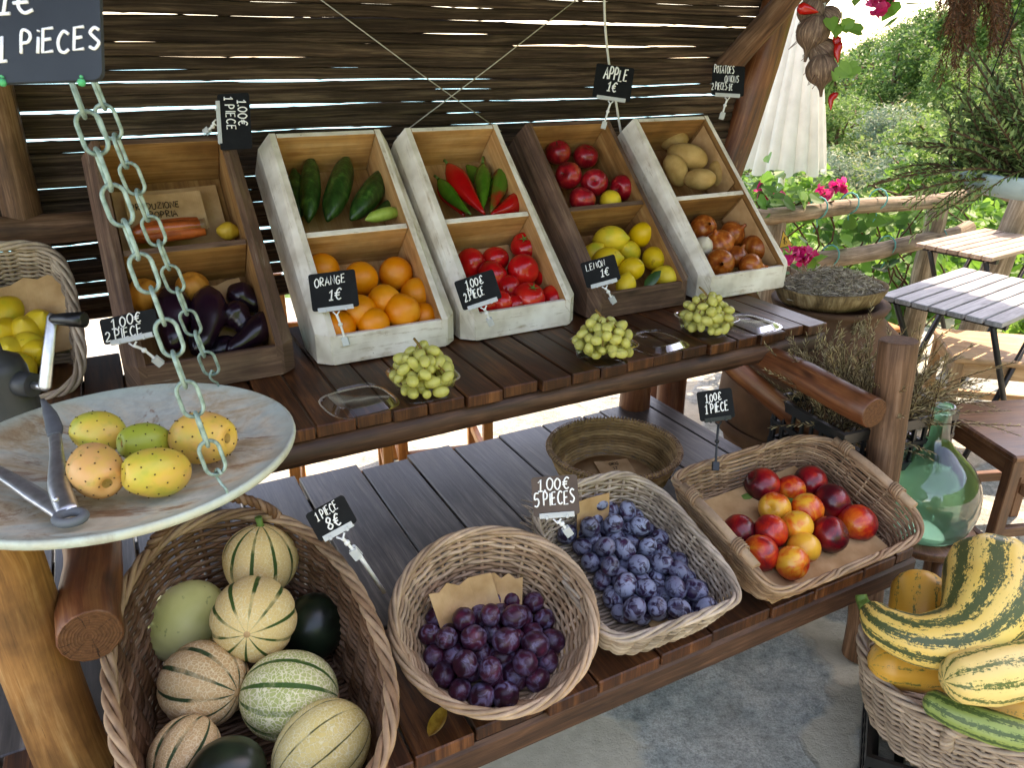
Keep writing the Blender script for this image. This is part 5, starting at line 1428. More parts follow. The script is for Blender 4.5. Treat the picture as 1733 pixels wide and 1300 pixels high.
def sign(label, TL, TRp, BL, t, lines, base=None, bt=None, mat='board', th=.068, clip='clear', seed=1, dx=0):
    a, b, c = ft(*TL, t), ft(*TRp, t), ft(*BL, t)
    x = (b-a); w_ = x.length; x.normalize(); y = (a-c); y -= x*y.dot(x); h_ = y.length; y.normalize()
    o_ = (b+c)/2; z = x.cross(y)
    M = axes(o_, x, y, z)
    o = thing('price_sign', label, 'price sign', M, 'price signs clipped along the stand')
    bd = boardmesh(w_, h_).build('board', M_[mat], o)
    L = [(s_, (px-.5)*w_*1.14-.0*w_, (py-.47)*h_*1.04, hh*h_*1.12, sl, ri, sq) for s_, px, py, hh, sl, ri, sq in lines]
    lettering(L, th, random.Random(seed)).build('lettering', M_['chalk'], bd)
    inv = M.inverted()
    if base:
        B = inv @ ft(base[0], base[1], bt or t)
        K = Vector((dx*w_, -h_/2-.003, 0))
        cm = {'clear': M_['whiteplastic'], 'black': M_['blackplastic']}[clip]
        mb = MB(); mb.box((K.x-w_*.38, -h_/2-.004, -.005), (K.x+w_*.38, -h_/2+.010, -.0024), bev=.0008)
        mb.box((K.x-w_*.38, -h_/2-.004, .0012), (K.x+w_*.38, -h_/2+.007, .003), bev=.0006)
        for sx in (-.22, .22): mb.box((K.x+sx*w_-.0025, -h_/2-.006, .0031), (K.x+sx*w_+.0025, -h_/2+.002, .0052), bev=.0006)
        mb.build('clip', M_['clearclip'] if clip == 'clear' else cm, o)
        q = K+(B-K)*.45
        mb = MB()
        mb.tube([K+Vector((-.008, -.003, 0)), K+Vector((0, -.012, 0)), K+Vector((.008, -.003, 0))], .0022, 6)
        mb.tube(smooth_path([K+Vector((0, -.010, 0)), q, B], 4), interp([.0035, .0028, .0032], 9), 8); mb.ball(q, .0058, 10, 7); mb.build('stem', cm, o)
        mb = MB()
        d = (B-K).normalized(); s_ = d.cross(Vector((0, 0, 1))).normalized(); f = s_.cross(d)
        Mq = axes(B, s_, d, f)
        mb.box((-.008, -.012, -.006), (.008, .010, -.003), Mq, bev=.0008); mb.box((-.008, -.012, .003), (.008, .010, .006), Mq, bev=.0008); mb.tube([Mq @ Vector((-.006, 0, 0)), Mq @ Vector((.006, 0, 0))], .0034, 8)
        mb.build('clamp', M_['clearclip'] if clip == 'clear' else cm, o)
    return o
M_['clearclip'] = (lambda k: k.done(k.coord() and 'cfd2cf', .2, .6, Alpha=.62))(NT('clear_clip_plastic'))
sign('black board lettered ORANGE 1€ before the oranges', (513, 466), (592, 456), (537, 527), 1.86, [('ORANGE', .16, .60, .20, .05, .05, .92), ('1€', .38, .22, .26, .15, .02, 1)], (585, 578), 1.88)
sign('black board lettered 1,00£ 2.PIECE before the tomatoes', (759, 480), (825, 458), (793, 523), 1.97, [('1,00£', .26, .58, .24, .1, .05, .8), ('2.PIECE', .16, .22, .26, .05, .05, .62)], (830, 545), 2.0, seed=2)
sign('black board lettered LEMON 1€ before the lemons', (973, 448), (1031, 432), (1002, 486), 2.14, [('LEMON', .16, .60, .22, .05, .05, .90), ('1€', .46, .24, .26, .15, .03, 1)], (1037, 508), 2.17, seed=3)
sign('black board lettered 1,00€ 2,PIECE before the eggplants', (156, 544), (250, 524), (188, 582), 1.60, [('1,00€', .22, .52, .36, .05, .03, 1.05), ('2,PIECE', .10, .08, .34, .05, .03, .98)], (268, 612), 1.64, seed=4)
sign('black board lettered APPLE 1€ above the red apples', (1009, 106), (1073, 115), (1003, 163), 2.44, [('APPLE', .26, .54, .30, .1, -.01, .62), ('1€', .36, .20, .26, .1, 0, .85)], (1022, 212), 2.44, seed=5)
sign('small black board lettered POTATOES ONIONS 2 PIECES 1€ at the shelter post', (1206, 109), (1261, 112), (1204, 160), 2.56, [('POTATOES', .10, .70, .22, .05, 0, .50), ('ONIONS', .40, .42, .20, .05, .0, .58), ('2 PIECES-1€', .06, .16, .21, .05, 0, .46)], (1222, 196), 2.56, seed=6, th=.05)
sign('black board lettered 1.00€ 1 PIECE turned on its side above the brown crate', (421, 156), (427, 251), (367, 159), 1.97, [('1.00€', .16, .60, .26, .05, 0, 1.0), ('1 PIECE', .10, .22, .26, .05, 0, .95)], (350, 222), 2.0, seed=7)
sign('black board lettered 1,00£ 1 PIECE on a black stem above the nectarines', (1178, 664), (1237, 656), (1186, 714), 1.86, [('1,00£', .24, .58, .24, .05, .03, .72), ('1 PIECE', .20, .22, .28, .05, .03, .66)], (1211, 790), 1.84, clip='black', seed=8)
o = sign('black board lettered 1 PIECE 8€ leaning over the melon basket rim', (508, 876), (572, 841), (549, 914), 1.36, [('1 PIECE', .22, .58, .26, .05, .05, .72), ('8€', .34, .16, .36, .1, .05, .9)], (603, 938), 1.38, seed=9)
mb = MB(); iv = o.matrix_world.inverted(); mb.tube([iv @ ft(598, 925, 1.385), iv @ ft(650, 1003, 1.50)], .0042, 6); mb.build('support_rod', M_['whiteplastic'], o)
sign('brown board lettered 1.00€ 5 PIECES between the two plum baskets', (897, 809), (975, 803), (905, 876), 1.52, [('1.00€', .16, .60, .27, .05, .03, .95), ('5 PIECES', .08, .24, .29, .05, .02, .68)], (961, 900), 1.54, mat='boardbrown', seed=10)
# writing on the card notes
lettering([('PRODUZIONE', -.083, .012, .020, .02, .0, .92), ('PROPRIA', -.055, -.016, .020, .02, 0.0, .92)], .05).build('lettering', M_['ink'], noteo, Matrix.Translation((0, 0, .0052)))
lettering([('ORIG', -.012, .010, .014, .02, 0, .9), ('12.', -.008, -.014, .014, .02, 0, .9)], .05).build('lettering', M_['ink'], origo, Matrix.Translation((0, 0, .0036)))
# big slate hung on the scale chain
def bigslate():
    t = .66; a, b, c = ft(-205, -40, t), ft(160, -52, t), ft(-185, 146, t)
    x = (b-a); w_ = x.length; x.normalize(); y = a-c; y -= x*y.dot(x); h_ = y.length; y.normalize(); z = x.cross(y); o_ = (b+c)/2
    M = axes(o_, x, y, z); o = thing('hanging_slate', 'large dark grey slate lettered 1€ 1 PIECES hanging at the top left corner', 'price sign', M)
    bd = boardmesh(w_, h_, .005, .008).build('board', M_['boardgrey'], o)
    # the visible right half carries the writing
    def loc(px, py): q = M.inverted() @ ft(px, py, t); return q.x, q.y
    x1, y1 = loc(-10, 103); x2, y2 = loc(-10, 24); hh = 40/1300*t
    lettering([('1', x1, y1, hh, .0, .03, 1.1), ('PiECES', loc(34, 92)[0], loc(34, 92)[1], hh*.98, .03, .03, .98), ('1€', x2, y2, hh*1.1, .1, .02, 1.25)], .07).build('lettering', M_['chalk'], bd)
    mb = MB()
    for px in (138, 4): p = M.inverted() @ ft(px, 139, t); mb.ball(p, .0035, 8, 6); mb.tube([p+Vector((0, -.002, -.002)), p+Vector((0, .006, -.007)), p+Vector((.001, .004, .003))], .0012, 5)
    mb.build('tie', M_['greentie'], o)
bigslate()
# ------------------------------------------------------------------ hanging scale pan
PC = Vector((-.537, .938, 1.056)); PR = .222
sc = thing('hanging_scale', 'weathered round scale pan hanging on verdigris chains in front of the stand', 'scale', TR(PC))
mb = MB(); prof = []
for i in range(15):
    t = i/14; prof.append((max(.001, PR*t), -.030*(1-t**2.2)))
prof += [(PR+.003, .0025), (PR+.006, .001), (PR+.007, -.004), (PR+.005, -.010), (PR-.002, -.012)]
for i in range(14, -1, -1):
    t = i/14; prof.append((max(.001, PR*t*.995), -.030*(1-t**2.2)-.0042-.009*t**2))
mb.lathe(prof, 72, None, lambda a, t: 1+.010*math.sin(a*2+.5)+.004*math.sin(a*5)); mb.build('pan', M_['pan'], sc)
apex = Vector((-.035, -.03, .97))
def linkmesh(L, W, r):
    mb = MB(); pts = []
    for k in range(10): a = math.pi*k/9; pts.append((W/2*math.cos(a), (L-W)/2+W/2*math.sin(a), 0))
    for k in range(10): a = math.pi+math.pi*k/9; pts.append((W/2*math.cos(a), -(L-W)/2+W/2*math.sin(a), 0))
    mb.tube(pts, r, 8, closed=True, up=(0, 0, 1)); return mb.mesh('link', M_['galv'])
lk = linkmesh(.0445, .0232, .0025)
for ang in (75, -33, 202):
    a = R(ang); p = Vector((PR*.955*math.cos(a), PR*.955*math.sin(a), .002))
    mb = MB(); hk = [p+Vector((0, 0, -.012)), p+Vector((math.cos(a)*.010, math.sin(a)*.010, -.008)), p+Vector((math.cos(a)*.010, math.sin(a)*.010, .004)), p+Vector((0, 0, .012)), p+Vector((-.006*math.cos(a), -.006*math.sin(a), .022)), p+Vector((0, 0, .03)), p+Vector((.006*math.cos(a), .006*math.sin(a), .024))]
    mb.tube(smooth_path(hk, 5), .0019, 7); ch = mb.build('chain', M_['galv'], sc)
    st = p+Vector((0, 0, .024)); D = apex-st; n = int(D.length/.0385); d = D.normalized()
    sx = d.cross(Vector((math.sin(a*3), .3, .2))).normalized(); sy = d.cross(sx)
    for k in range(n):
        c = st+d*(.021+k*.0385)+Vector((mnoise.noise(Vector((k*.7, a, 0)))*.003, mnoise.noise(Vector((k*.7, a, 9)))*.003, 0))
        w1 = R(45 if k % 2 else -45)+.25*mnoise.noise(Vector((k, a, 4)))
        x = sx*math.cos(w1)+sy*math.sin(w1); z = x.cross(d)
        o = bpy.data.objects.new('link', lk); COL.objects.link(o); o.parent = ch; o.matrix_local = axes(c, x, d, z)
mb = MB(); mb.tube([apex+Vector((.02*math.cos(t*.5236), 0, .02+.02*math.sin(t*.5236))) for t in range(12)], .003, 8, closed=True)
mb.tube([apex+Vector((0, 0, .04)), apex+Vector((.001, 0, .15)), apex+Vector((0, 0, 2.36-2.03))], .0035, 8); mb.build('hanger', M_['galv'], sc)
# prickly pears
def ppprof(): return ellprof(.031, .043, 18, dimt=.34, dimb=0, pear=.07)
def ppspots(mb):
    pr_ = ppprof(); n = 54
    for k in range(n):
        c = 1-2*(k+.5)/n; i = min(range(len(pr_)), key=lambda q: abs(-math.cos(math.pi*q/18)*-1-c)); a = k*2.39996
        r, z = pr_[i]
        if c > .88: continue
        mb.ball((r*1.01*math.cos(a), r*1.01*math.sin(a), z), .0011, 6, 4, m=1)
    zt = pr_[-3][1]
    mb.lathe([(.0005, pr_[-1][1]+.0012), (.008, pr_[-2][1]+.0016), (.0125, pr_[-4][1]*.0+max(q[1] for q in pr_)-.0022)], 18, m=2)
fmesh('prickly_pear', [M_['pricklypear'], M_['twig'], simple('pear_crater', '8a6a34', 'b89450', 60, .8, .2)], ppprof(), 26, lump(.05, 2), ppspots)
def pear(px, py, rpx, d, lb, ripe, dz=.012):
    p = fz(px, py, PC.z-.02+.03+dz); k = 1.08*rpx*tt(p)/1300/.030
    put('prickly_pear', 'prickly_pear', lb, 'prickly pear', Matrix.Translation(p) @ aim(d, fr.uniform(0, 6)) @ Matrix.Diagonal((k, k, k, 1)), 'prickly pears on the scale pan', ripe=ripe)
pear(165, 731, 32, V((-1, .2, .05)), 'yellow prickly pear with a green end, furthest left on the pan', .45)
pear(243, 749, 30, V((-.5, -.5, .2)), 'small green prickly pear in the middle of the pan', .22)
pear(345, 741, 40, V((1, -.25, .1)), 'large orange prickly pear seen through the chain', .66)
pear(164, 798, 39, V((.62, -.62, -.1)), 'peach coloured prickly pear at the front left beside the tongs', .86)
pear(262, 800, 38, V((-.75, -.55, .25)), 'yellow prickly pear at the front with its brown crater facing the viewer', .52)
# tongs lying on the pan
tg = thing('kitchen_tongs', 'steel tongs with a grey ring end lying open on the scale pan', 'tongs', TR(fz(118, 873, PC.z+.002)))
ti = tg.matrix_world.inverted()
def arm(pts, wd, mats, name, par, rads):
    mb = MB(); P = smooth_path([ti @ fz(px, py, z) for px, py, z in pts], 5); mb.tube(P, interp(rads, len(P)), 10, flat=.45, up=(1, .2, 0)); return mb.build(name, mats, par)
z0 = PC.z+.006
a1 = arm(((116, 868, z0), (100, 820, z0+.012), (96, 770, z0+.016), (93, 735, z0+.016)), 0, M_['steel'], 'arm', tg, [.012, .013, .0085, .008])
arm(((93, 737, z0+.0165), (92, 725, z0+.017), (84, 700, z0+.017), (72, 676, z0+.017)), 0, M_['greyrubber'], 'tip', a1, [.009, .011, .009, .003])
a2 = arm(((112, 872, z0-.003), (60, 838, z0-.003), (10, 806, z0), (-60, 770, z0+.004)), 0, M_['steel'], 'arm', tg, [.012, .0125, .010, .009])
rr_ = ti @ fz(119, 876, z0)
mb = MB(); mb.tube([rr_+Vector((.0155*math.cos(k*.3927), .0125*math.sin(k*.3927), 0)) for k in range(16)], .0055, 10, closed=True); mb.build('ring', M_['greyrubber'], tg)
mb = MB(); q_ = ti @ fz(95, 846, z0+.018); mb.ball(q_, .0035, 8, 6); mb.build('rivet', M_['steel'], tg)
# hand mill behind the pan
gb = ft(22, 740, 1.46); gb.z = ZU
gm = thing('hand_mill', 'charcoal hand cranked mill with a steel crank standing behind the scale pan', 'mill', TR(gb))
gi = gm.matrix_world.inverted(); top = (gi @ ft(22, 600, 1.46)).z
mb = MB(); mb.lathe([(.001, 0), (.075, 0), (.078, .012), (.060, top*.55), (.054, top*.75), (.053, top*.95), (.046, top+.012), (.022, top+.026), (.019, top+.06), (.015, top+.14), (.001, top+.145)], 40); mb.build('body', M_['greyplastic'], gm)
hub = gi @ ft(57, 652, 1.40)
mb = MB(); mb.tube([Vector((.03, -.005, hub.z)), hub], [.026, .022], 18); mb.build('hub', M_['greyplastic'], gm)
mb = MB(); e0, e1 = gi @ ft(76, 655, 1.385), gi @ ft(88, 536, 1.385)
mb.tube([e0-(e1-e0)*.06, e0, e0.lerp(e1, .5), e1, e1+(e1-e0)*.05], [.006, .0125, .011, .0095, .005], 12, flat=.5); mb.tube([hub, e0], .007, 10); ck = mb.build('crank', M_['steel'], gm)
mb = MB(); g0, g1 = gi @ ft(86, 540, 1.38), gi @ ft(142, 541, 1.37); mb.tube([g0, g0.lerp(g1, .1), g0.lerp(g1, .5), g1, g1.lerp(g0, -.02)], [.006, .0095, .0125, .0145, .009], 14); mb.build('grip', M_['blackplastic'], ck)
# ------------------------------------------------------------------ tables, stools, fence and greenery beyond the stand
import numpy as np
def slat_table(label, A, B, Cc, z, mat, nsl=8, group='folding slat tables on the terrace'):
    # A, B, C: three corners of the top; slats run from A to B
    A, B, Cc = (Vector((p.x, p.y, 0)) for p in (A, B, Cc))
    x = B-A; L = x.length; x.normalize(); y = Cc-A; y -= x*y.dot(x); W = y.length; y.normalize(); zz_ = Vector((0, 0, 1))
    if x.cross(y).z < 0: A = A+y*W; y = -y
    M = axes(A, x, y, zz_); o = thing('folding_table', label, 'table', M, group)
    mb = MB(); sw = W/nsl
    for i in range(nsl): mb.box((0, i*sw+.004, z-.018), (L, (i+1)*sw-.004, z), grain=0, bev=.002)
    mb.build('tabletop', mat, o)
    mb = MB()
    for xx in (.06, L-.085): mb.box((xx, .01, z-.040), (xx+.022, W-.01, z-.0185))
    mb.build('frame', M_['iron'], o)
    for yy in (.05, W-.05):
        mb = MB(); mb.tube([(.05, yy, z-.03), (L-.08, yy, .005)], .011, 8); mb.build('leg', M_['iron'], o)
        mb = MB(); mb.tube([(L-.05, yy+.024, z-.03), (.08, yy+.024, .005)], .011, 8); mb.build('leg', M_['iron'], o)
    mb = MB(); mb.tube([(.13, .05, .09), (.13, W-.05, .09)], .007, 6); mb.build('crossbar', M_['iron'], o)
    mb = MB(); mb.tube([(L-.14, .07, .09), (L-.14, W-.02, .09)], .007, 6); mb.build('crossbar', M_['iron'], o)
    return o
TZ = .72
t1a, t1b, t1c = fz(1486, 498, TZ), fz(1620, 583, TZ), fz(1588, 465, TZ)
d_ = (t1c-t1a); t1 = slat_table('silver grey slatted folding table just beyond the stand end', t1a, t1a+d_*1.45, t1b, TZ, M_['table'], 7)
ta, tb, tc = fz(1548, 411, .76), fz(1668, 440, .76), fz(1640, 391, .76)
slat_table('sunlit brown slatted folding table by the fence corner', ta, ta+(tc-ta)*1.3, tb, .76, M_['tablewarm'], 7)
slat_table('folding table behind the stand, only its crossed black legs in view', Vector((.05, 3.55, 0)), Vector((.65, 3.75, 0)), Vector((-.12, 4.05, 0)), .72, M_['table'], 7)
def stool(label, M, w_, d_, h_, mat, back=0, group=None, name='wooden_stool', cat='stool'):
    o = thing(name, label, cat, M, group); t = .036
    mb = MB(); mb.box((-w_/2-.012, -d_/2-.012, h_-.024), (w_/2+.012, d_/2+.012, h_), grain=0, bev=.006); mb.build('seat', mat, o)
    for sx in (-1, 1):
        for sy in (-1, 1):
            mb = MB(); x, y = sx*(w_/2-t/2), sy*(d_/2-t/2); top = h_-.0245
            if back and sy > 0: top = back
            mb.box((x-t/2, y-t/2, 0), (x+t/2, y+t/2, top), grain=2, bev=.003); mb.build('leg', mat, o)
    for sy in (-1, 1):
        y = sy*(d_/2-t/2)
        mb = MB(); mb.box((-w_/2+t+.0008, y-.010, h_-.085), (w_/2-t-.0008, y+.010, h_-.026), grain=0, bev=.002); mb.build('apron', mat, o)
        mb = MB(); mb.box((-w_/2+t+.0008, y-.011, h_*.34), (w_/2-t-.0008, y+.011, h_*.34+.036), grain=0, bev=.002); mb.build('stretcher', mat, o)
    for sx in (-1, 1):
        x = sx*(w_/2-t/2)
        mb = MB(); mb.box((x-.010, -d_/2+t+.0008, h_-.085), (x+.010, d_/2-t-.0008, h_-.026), grain=1, bev=.002); mb.build('apron', mat, o)
        mb = MB(); mb.box((x-.011, -d_/2+t+.0008, h_*.22), (x+.011, d_/2-t-.0008, h_*.22+.036), grain=1, bev=.002); mb.build('stretcher', mat, o)
    if back:
        for zc in (.55, .78, .97):
            mb = MB(); mb.box((-w_/2+t+.0008, d_/2-t*.8, back*zc-.04), (w_/2-t-.0008, d_/2-t*.3, back*zc), grain=0, bev=.002); mb.build('back_rail', mat, o)
    return o
s1 = fz(1585, 590, .46); stool('pale wooden stool under the grey slatted table', TR(Vector((s1.x+.30, s1.y+.02, 0)), R(-15)), .46, .36, .46, M_['stool'])
s2 = fz(1640, 733, .46); stool('dark brown wooden stool at the right edge beside the green bottle', TR(Vector((s2.x+.235, s2.y+.06, 0)), R(8)), .40, .36, .46, M_['darkstool'])
for k, (px, py, lb) in enumerate(((574, 790, 'orange varnished chair seen under the shelf, the left one'), (742, 748, 'orange varnished chair seen under the shelf, the right one'))):
    p = fz(px, py, .16); stool(lb, TR(Vector((p.x, p.y+.05, 0)), R(14)), .36, .36, .45, M_['orangechair'], .85, 'varnished chairs behind the stand', 'wooden_chair', 'chair')
p = fz(1520, 615, .45); stool('orange varnished stool behind the grey slatted table', TR(Vector((p.x-.02, p.y+.55, 0)), R(20)), .36, .36, .45, M_['orangechair'], 0, 'varnished chairs behind the stand', 'wooden_chair', 'chair')
# big jar with the bark tray of herbs
jc = ft(1376, 677, 2.80); jc.z = 0
jar = thing('terracotta_jar', 'big bellied brown terracotta jar standing behind the stand end', 'jar', TR(jc))
mb = MB(); mb.lathe([(.001, 0), (.17, .0), (.20, .03), (.29, .2), (.335, .38), (.325, .52), (.27, .65), (.20, .715), (.175, .74), (.19, .765), (.195, .78), (.165, .78), (.15, .74), (.16, .6), (.001, .55)], 48, None, lump(.02, 1.5)); mb.build('body', M_['terracotta'], jar)
mb = MB(); mb.lathe([(.338, .30), (.350, .315), (.350, .335), (.340, .35)], 48); mb.build('band', M_['terracotta'], jar)
tc_ = ft(1403, 500, 2.62)
tray = thing('bark_tray', 'oval rough bark tray heaped with grey dried herbs on top of the jar', 'tray', TR(Vector((tc_.x, tc_.y, .781)), R(15)))
mb = MB(); mb.lathe([(.001, .0), (.15, .0), (.178, .02), (.20, .062), (.196, .066), (.186, .06), (.165, .025), (.001, .018)], 40, Matrix.Diagonal((1.0, .78, 1, 1)), lump(.06, 2, 2.2)); mb.build('tray', M_['cork'], tray)
def strands(mb, n, fn, seed=1, m=0):
    rs = random.Random(seed)
    for k in range(n):
        pts, r = fn(rs); mb.tube(pts, [r]*(len(pts)-1)+[r*.4], 3, m=m, cap=False)
def hay(rs):
    a = rs.random()*6.283; q = rs.random()**.5; c = Vector((math.cos(a)*q*.165, math.sin(a)*q*.13, .045+.065*(1-q*q)*rs.random()+.01))
    d = Vector((rs.uniform(-1, 1), rs.uniform(-1, 1), rs.uniform(-.35, .45))).normalized(); L = rs.uniform(.02, .06)
    b = Vector((rs.uniform(-1, 1), rs.uniform(-1, 1), rs.uniform(-1, 1)))*.012
    return [c-d*L/2, c+b, c+d*L/2], rs.uniform(.0010, .0022)
mb = MB(); mb.lathe([(.001, .085), (.08, .075), (.15, .052), (.175, .03)], 30, Matrix.Diagonal((1, .78, 1, 1)), lump(.1, 4, 3)); 
hb = mb.build('herb_heap', M_['lf_hay'], tray)
mb = MB(); strands(mb, 1700, hay, 4); tag(mb.build('dried_herbs', M_['lf_hay'], tray), kind='stuff')
def sprig(mb, base, d, L, nn, nl, r, rs, droop=0.0, m=0, mst=None, flare=1.0):
    # one stem set with needle leaves
    d = Vector(d).normalized(); P = []
    side = Vector((rs.uniform(-1, 1), rs.uniform(-1, 1), rs.uniform(-.4, .4)))*.18
    for i in range(6):
        t = i/5; P.append(Vector(base)+d*(L*t)+side*(L*t*t)+Vector((0, 0, -droop*L*t*t)))
    if mst is not None: mb.tube(P, interp([r*1.6, r*.7], 6), 4, m=mst, cap=False)
    for k in range(nn):
        t = .08+.92*(k/nn)**.9; i = min(int(t*5), 4); f = t*5-i; p = P[i].lerp(P[i+1], f); ax = (P[i+1]-P[i]).normalized()
        a = k*2.4+rs.uniform(-.5, .5); u = ax.orthogonal().normalized(); w_ = ax.cross(u)
        q = (u*math.cos(a)+w_*math.sin(a))*flare+ax*rs.uniform(.5, 1.1); q.normalize()
        l = nl*rs.uniform(.7, 1.2)*(1-.35*t); s_ = q.cross(Vector((rs.uniform(-1, 1), rs.uniform(-1, 1), 1))).normalized()*(r*1.1)
        mb.add([p-s_*.6, p+s_*.6, p+q*l*.6+s_, p+q*l, p+q*l*.6-s_], [[0, 1, 2, 3, 4]], m=m)
mb = MB(); rs = random.Random(2)
for k in range(6): sprig(mb, tray.matrix_world.inverted() @ (ft(1455+rs.uniform(-8, 8), 535, 2.48)), (rs.uniform(-.3, .3), rs.uniform(-.3, .1), -1), .10, 40, .016, .0012, rs, 0, 0, 0)
mb.build('hanging_sprig', M_['lf_herb'], tray)
# dried herb bush in a black crate
cc = ft(1525, 740, 1.98)
cr2 = plastic_crate('black plastic crate holding dried herb stalks behind the stand post', TR(Vector((cc.x-.03, cc.y+.16, .525)), R(22)), .40, .27, .15)
stump = thing('wood_stump', 'dark tree stump under the black crate behind the stand post', 'stump', TR(Vector((cc.x-.12, cc.y+.20, 0))))
mb = MB(); log(mb, (0, 0, 0), (0, 0, .525), .085, .08, 8, 16); mb.build('trunk_section', [M_['post'], M_['end']], stump)
hbush = thing('dried_herb_bundle', 'tangled bundle of olive dried herb stalks spilling from the black crate', 'dried herbs', TR(Vector((cc.x-.03, cc.y+.16, .56))))
hi = hbush.matrix_world.inverted(); mb = MB(); rs = random.Random(9)
for k in range(230):
    base = Vector((rs.uniform(-.15, .15), rs.uniform(-.09, .09), rs.uniform(.02, .12)))
    tgt = rs.choice(((-.30, -.05, .55), (-.1, -.1, .6), (.55, .1, .3), (.45, .1, .3), (.6, .1, .25), (-.2, 0, .6)))
    d = Vector(tgt)+Vector((rs.uniform(-.3, .3), rs.uniform(-.3, .3), rs.uniform(-.2, .3)))
    sprig(mb, base, d, rs.uniform(.18, .32), 58, .024, .0012, rs, rs.uniform(.0, .45), 0, 1, .42)
mb.build('stalks', [M_['lf_herb'], M_['twig']], hbush)
# demijohn on a round wooden stand
dj = fz(1592, 925, .33)
djs = thing('round_stand', 'low round dark wooden stand under the green bottle', 'stand', TR(Vector((dj.x+.0, dj.y+.10, 0))))
mb = MB(); mb.lathe([(.001, .30), (.135, .30), (.14, .305), (.14, .322), (.135, .327), (.001, .327)], 40); mb.build('top', M_['darkstool'], djs)
for k in range(3):
    a = k*2.094+.6; mb = MB(); mb.tube([(.10*math.cos(a), .10*math.sin(a), .2995), (.12*math.cos(a), .12*math.sin(a), 0)], .018, 10); mb.build('leg', M_['darkstool'], djs)
bt_ = thing('demijohn_bottle', 'big bellied green glass demijohn with a narrow neck beside the stand', 'bottle', TR(Vector((dj.x+.0, dj.y+.10, .3275)), 0, R(0), R(-3)))
pr = [(.001, .006), (.07, .004), (.085, .0), (.098, .012), (.112, .06), (.117, .11), (.112, .165), (.092, .215), (.060, .258), (.036, .29), (.025, .32), (.0215, .36), (.021, .40), (.026, .403), (.026, .418), (.021, .42), (.017, .415)]
P_ = smooth_path([(r, 0, z) for r, z in pr], 4); pr2 = [(max(p.x*1.11, .001), p.z*.90) for p in P_]
mb = MB(); mb.lathe(pr2, 48); mb.build('glass', M_['bottle'], bt_)
# closed parasol
uc = ft(1325, 287, 6.0); gz = ground_z(uc.x, uc.y)-.1
um = thing('closed_parasol', 'closed white canvas parasol on a pale pole beyond the fence', 'parasol', TR(Vector((uc.x, uc.y, gz))))
hz = uc.z-gz
mb = MB(); mb.tube([(0, 0, 0), (0, 0, hz+1.25)], .026, 12); mb.build('pole', M_['whiteplastic'], um)
mb = MB(); prof = []
for i in range(26):
    t = i/25; prof.append((.31*(1-t)**.85+.055*t+.0, hz+t*1.30+(0 if i else 0)))
NP = 16
rsu = [random.Random(3).uniform(.6, 1.3) for _ in range(NP)]
rg_ = random.Random(5); amp_ = [rg_.uniform(.5, 1.4) for _ in range(NP+1)]
def pleat(a, t):
    f = a/(2*math.pi)*NP; i = int(f) % NP; w_ = f-int(f)
    return 1+.17*amp_[i]*(abs(math.sin(math.pi*w_))-.6)*(1-.25*t)+.05*mnoise.noise(Vector((math.cos(a)*2, math.sin(a)*2, t*2.5)))
mb.lathe(prof, 224, Matrix.Diagonal((1.0, .85, 1, 1)), pleat)
sol = mb.build('canopy', M_['canvas'], um)
for v in sol.data.vertices:
    if v.co.z < hz+.02: v.co.z += .025*math.sin(math.atan2(v.co.y, v.co.x)*8)
mb = MB(); mb.ball((0, 0, hz+1.33), .03, 12, 8); mb.build('finial', M_['whiteplastic'], um)
# fence of round rails
FZ = .86
f0, f1, f2 = fz(1270, 366, FZ), fz(1640, 328, FZ), fz(1790, 350, FZ)
fn = (f1-f0).cross(Vector((0, 0, 1))).normalized()
fence = thing('log_fence', 'rustic fence of round grey rails and posts at the terrace edge', 'fence', TR(Vector((f1.x, f1.y, 0))))
fi = fence.matrix_world.inverted()
def rail(a, b, r): 
    mb = MB(); log(mb, fi @ a, fi @ b, r, r*.92, n=12, sides=12, wob=.014); mb.build('rail', [M_['fence'], M_['end']], fence)
fpx = lambda px, py: fpl(px, py, f0, fn)
rail(fpx(1240, 372), fpx(1650, 326), .042)
rail(f1-fn*.0+(f2-f1)*-.06+Vector((0, 0, .05)), f2+Vector((0, 0, .03)), .045)
rail(fpx(1370, 444), fpx(1640, 385), .046)
rail(fpx(1595, 468)+fn*.05, fz(1800, 515, .32), .045)
rail(fpx(1330, 462), fpx(1372, 446), .04)
for px, py, r in ((1317, 372, .05), (1592, 345, .058)):
    p = fpx(px, py); mb = MB(); log(mb, fi @ Vector((p.x, p.y+.02, -.1)), fi @ Vector((p.x, p.y+.02, p.z)), r, r*.92, 10, 14); mb.build('post', [M_['fence'], M_['end']], fence)
p = fz(1722, 380, .8); mb = MB(); log(mb, fi @ Vector((p.x-.10, p.y+.05, -.1)), fi @ Vector((p.x+.05, p.y+.05, 1.02)), .075, .06, 10, 14); mb.build('post', [M_['fence'], M_['end']], fence)
for px, py in ((1438, 344), (1486, 337), (1500, 416), (1385, 352), (1405, 432), (1586, 402)):
    p = fpx(px, py); mb = MB(); ax = (f1-f0).normalized(); u = Vector((0, 0, 1)); w_ = ax.cross(u)
    mb.tube([fi @ (p+u*(.052*math.cos(k*.524))+w_*(.052*math.sin(k*.524))+ax*(.01*math.sin(k*.524+1))) for k in range(12)], .004, 5, closed=True)
    mb.tube([fi @ (p-u*.05), fi @ (p-u*.09+ax*.01), fi @ (p-u*.12-ax*.01)], .003, 4); mb.build('twine_tie', M_['bluetie'], fence)
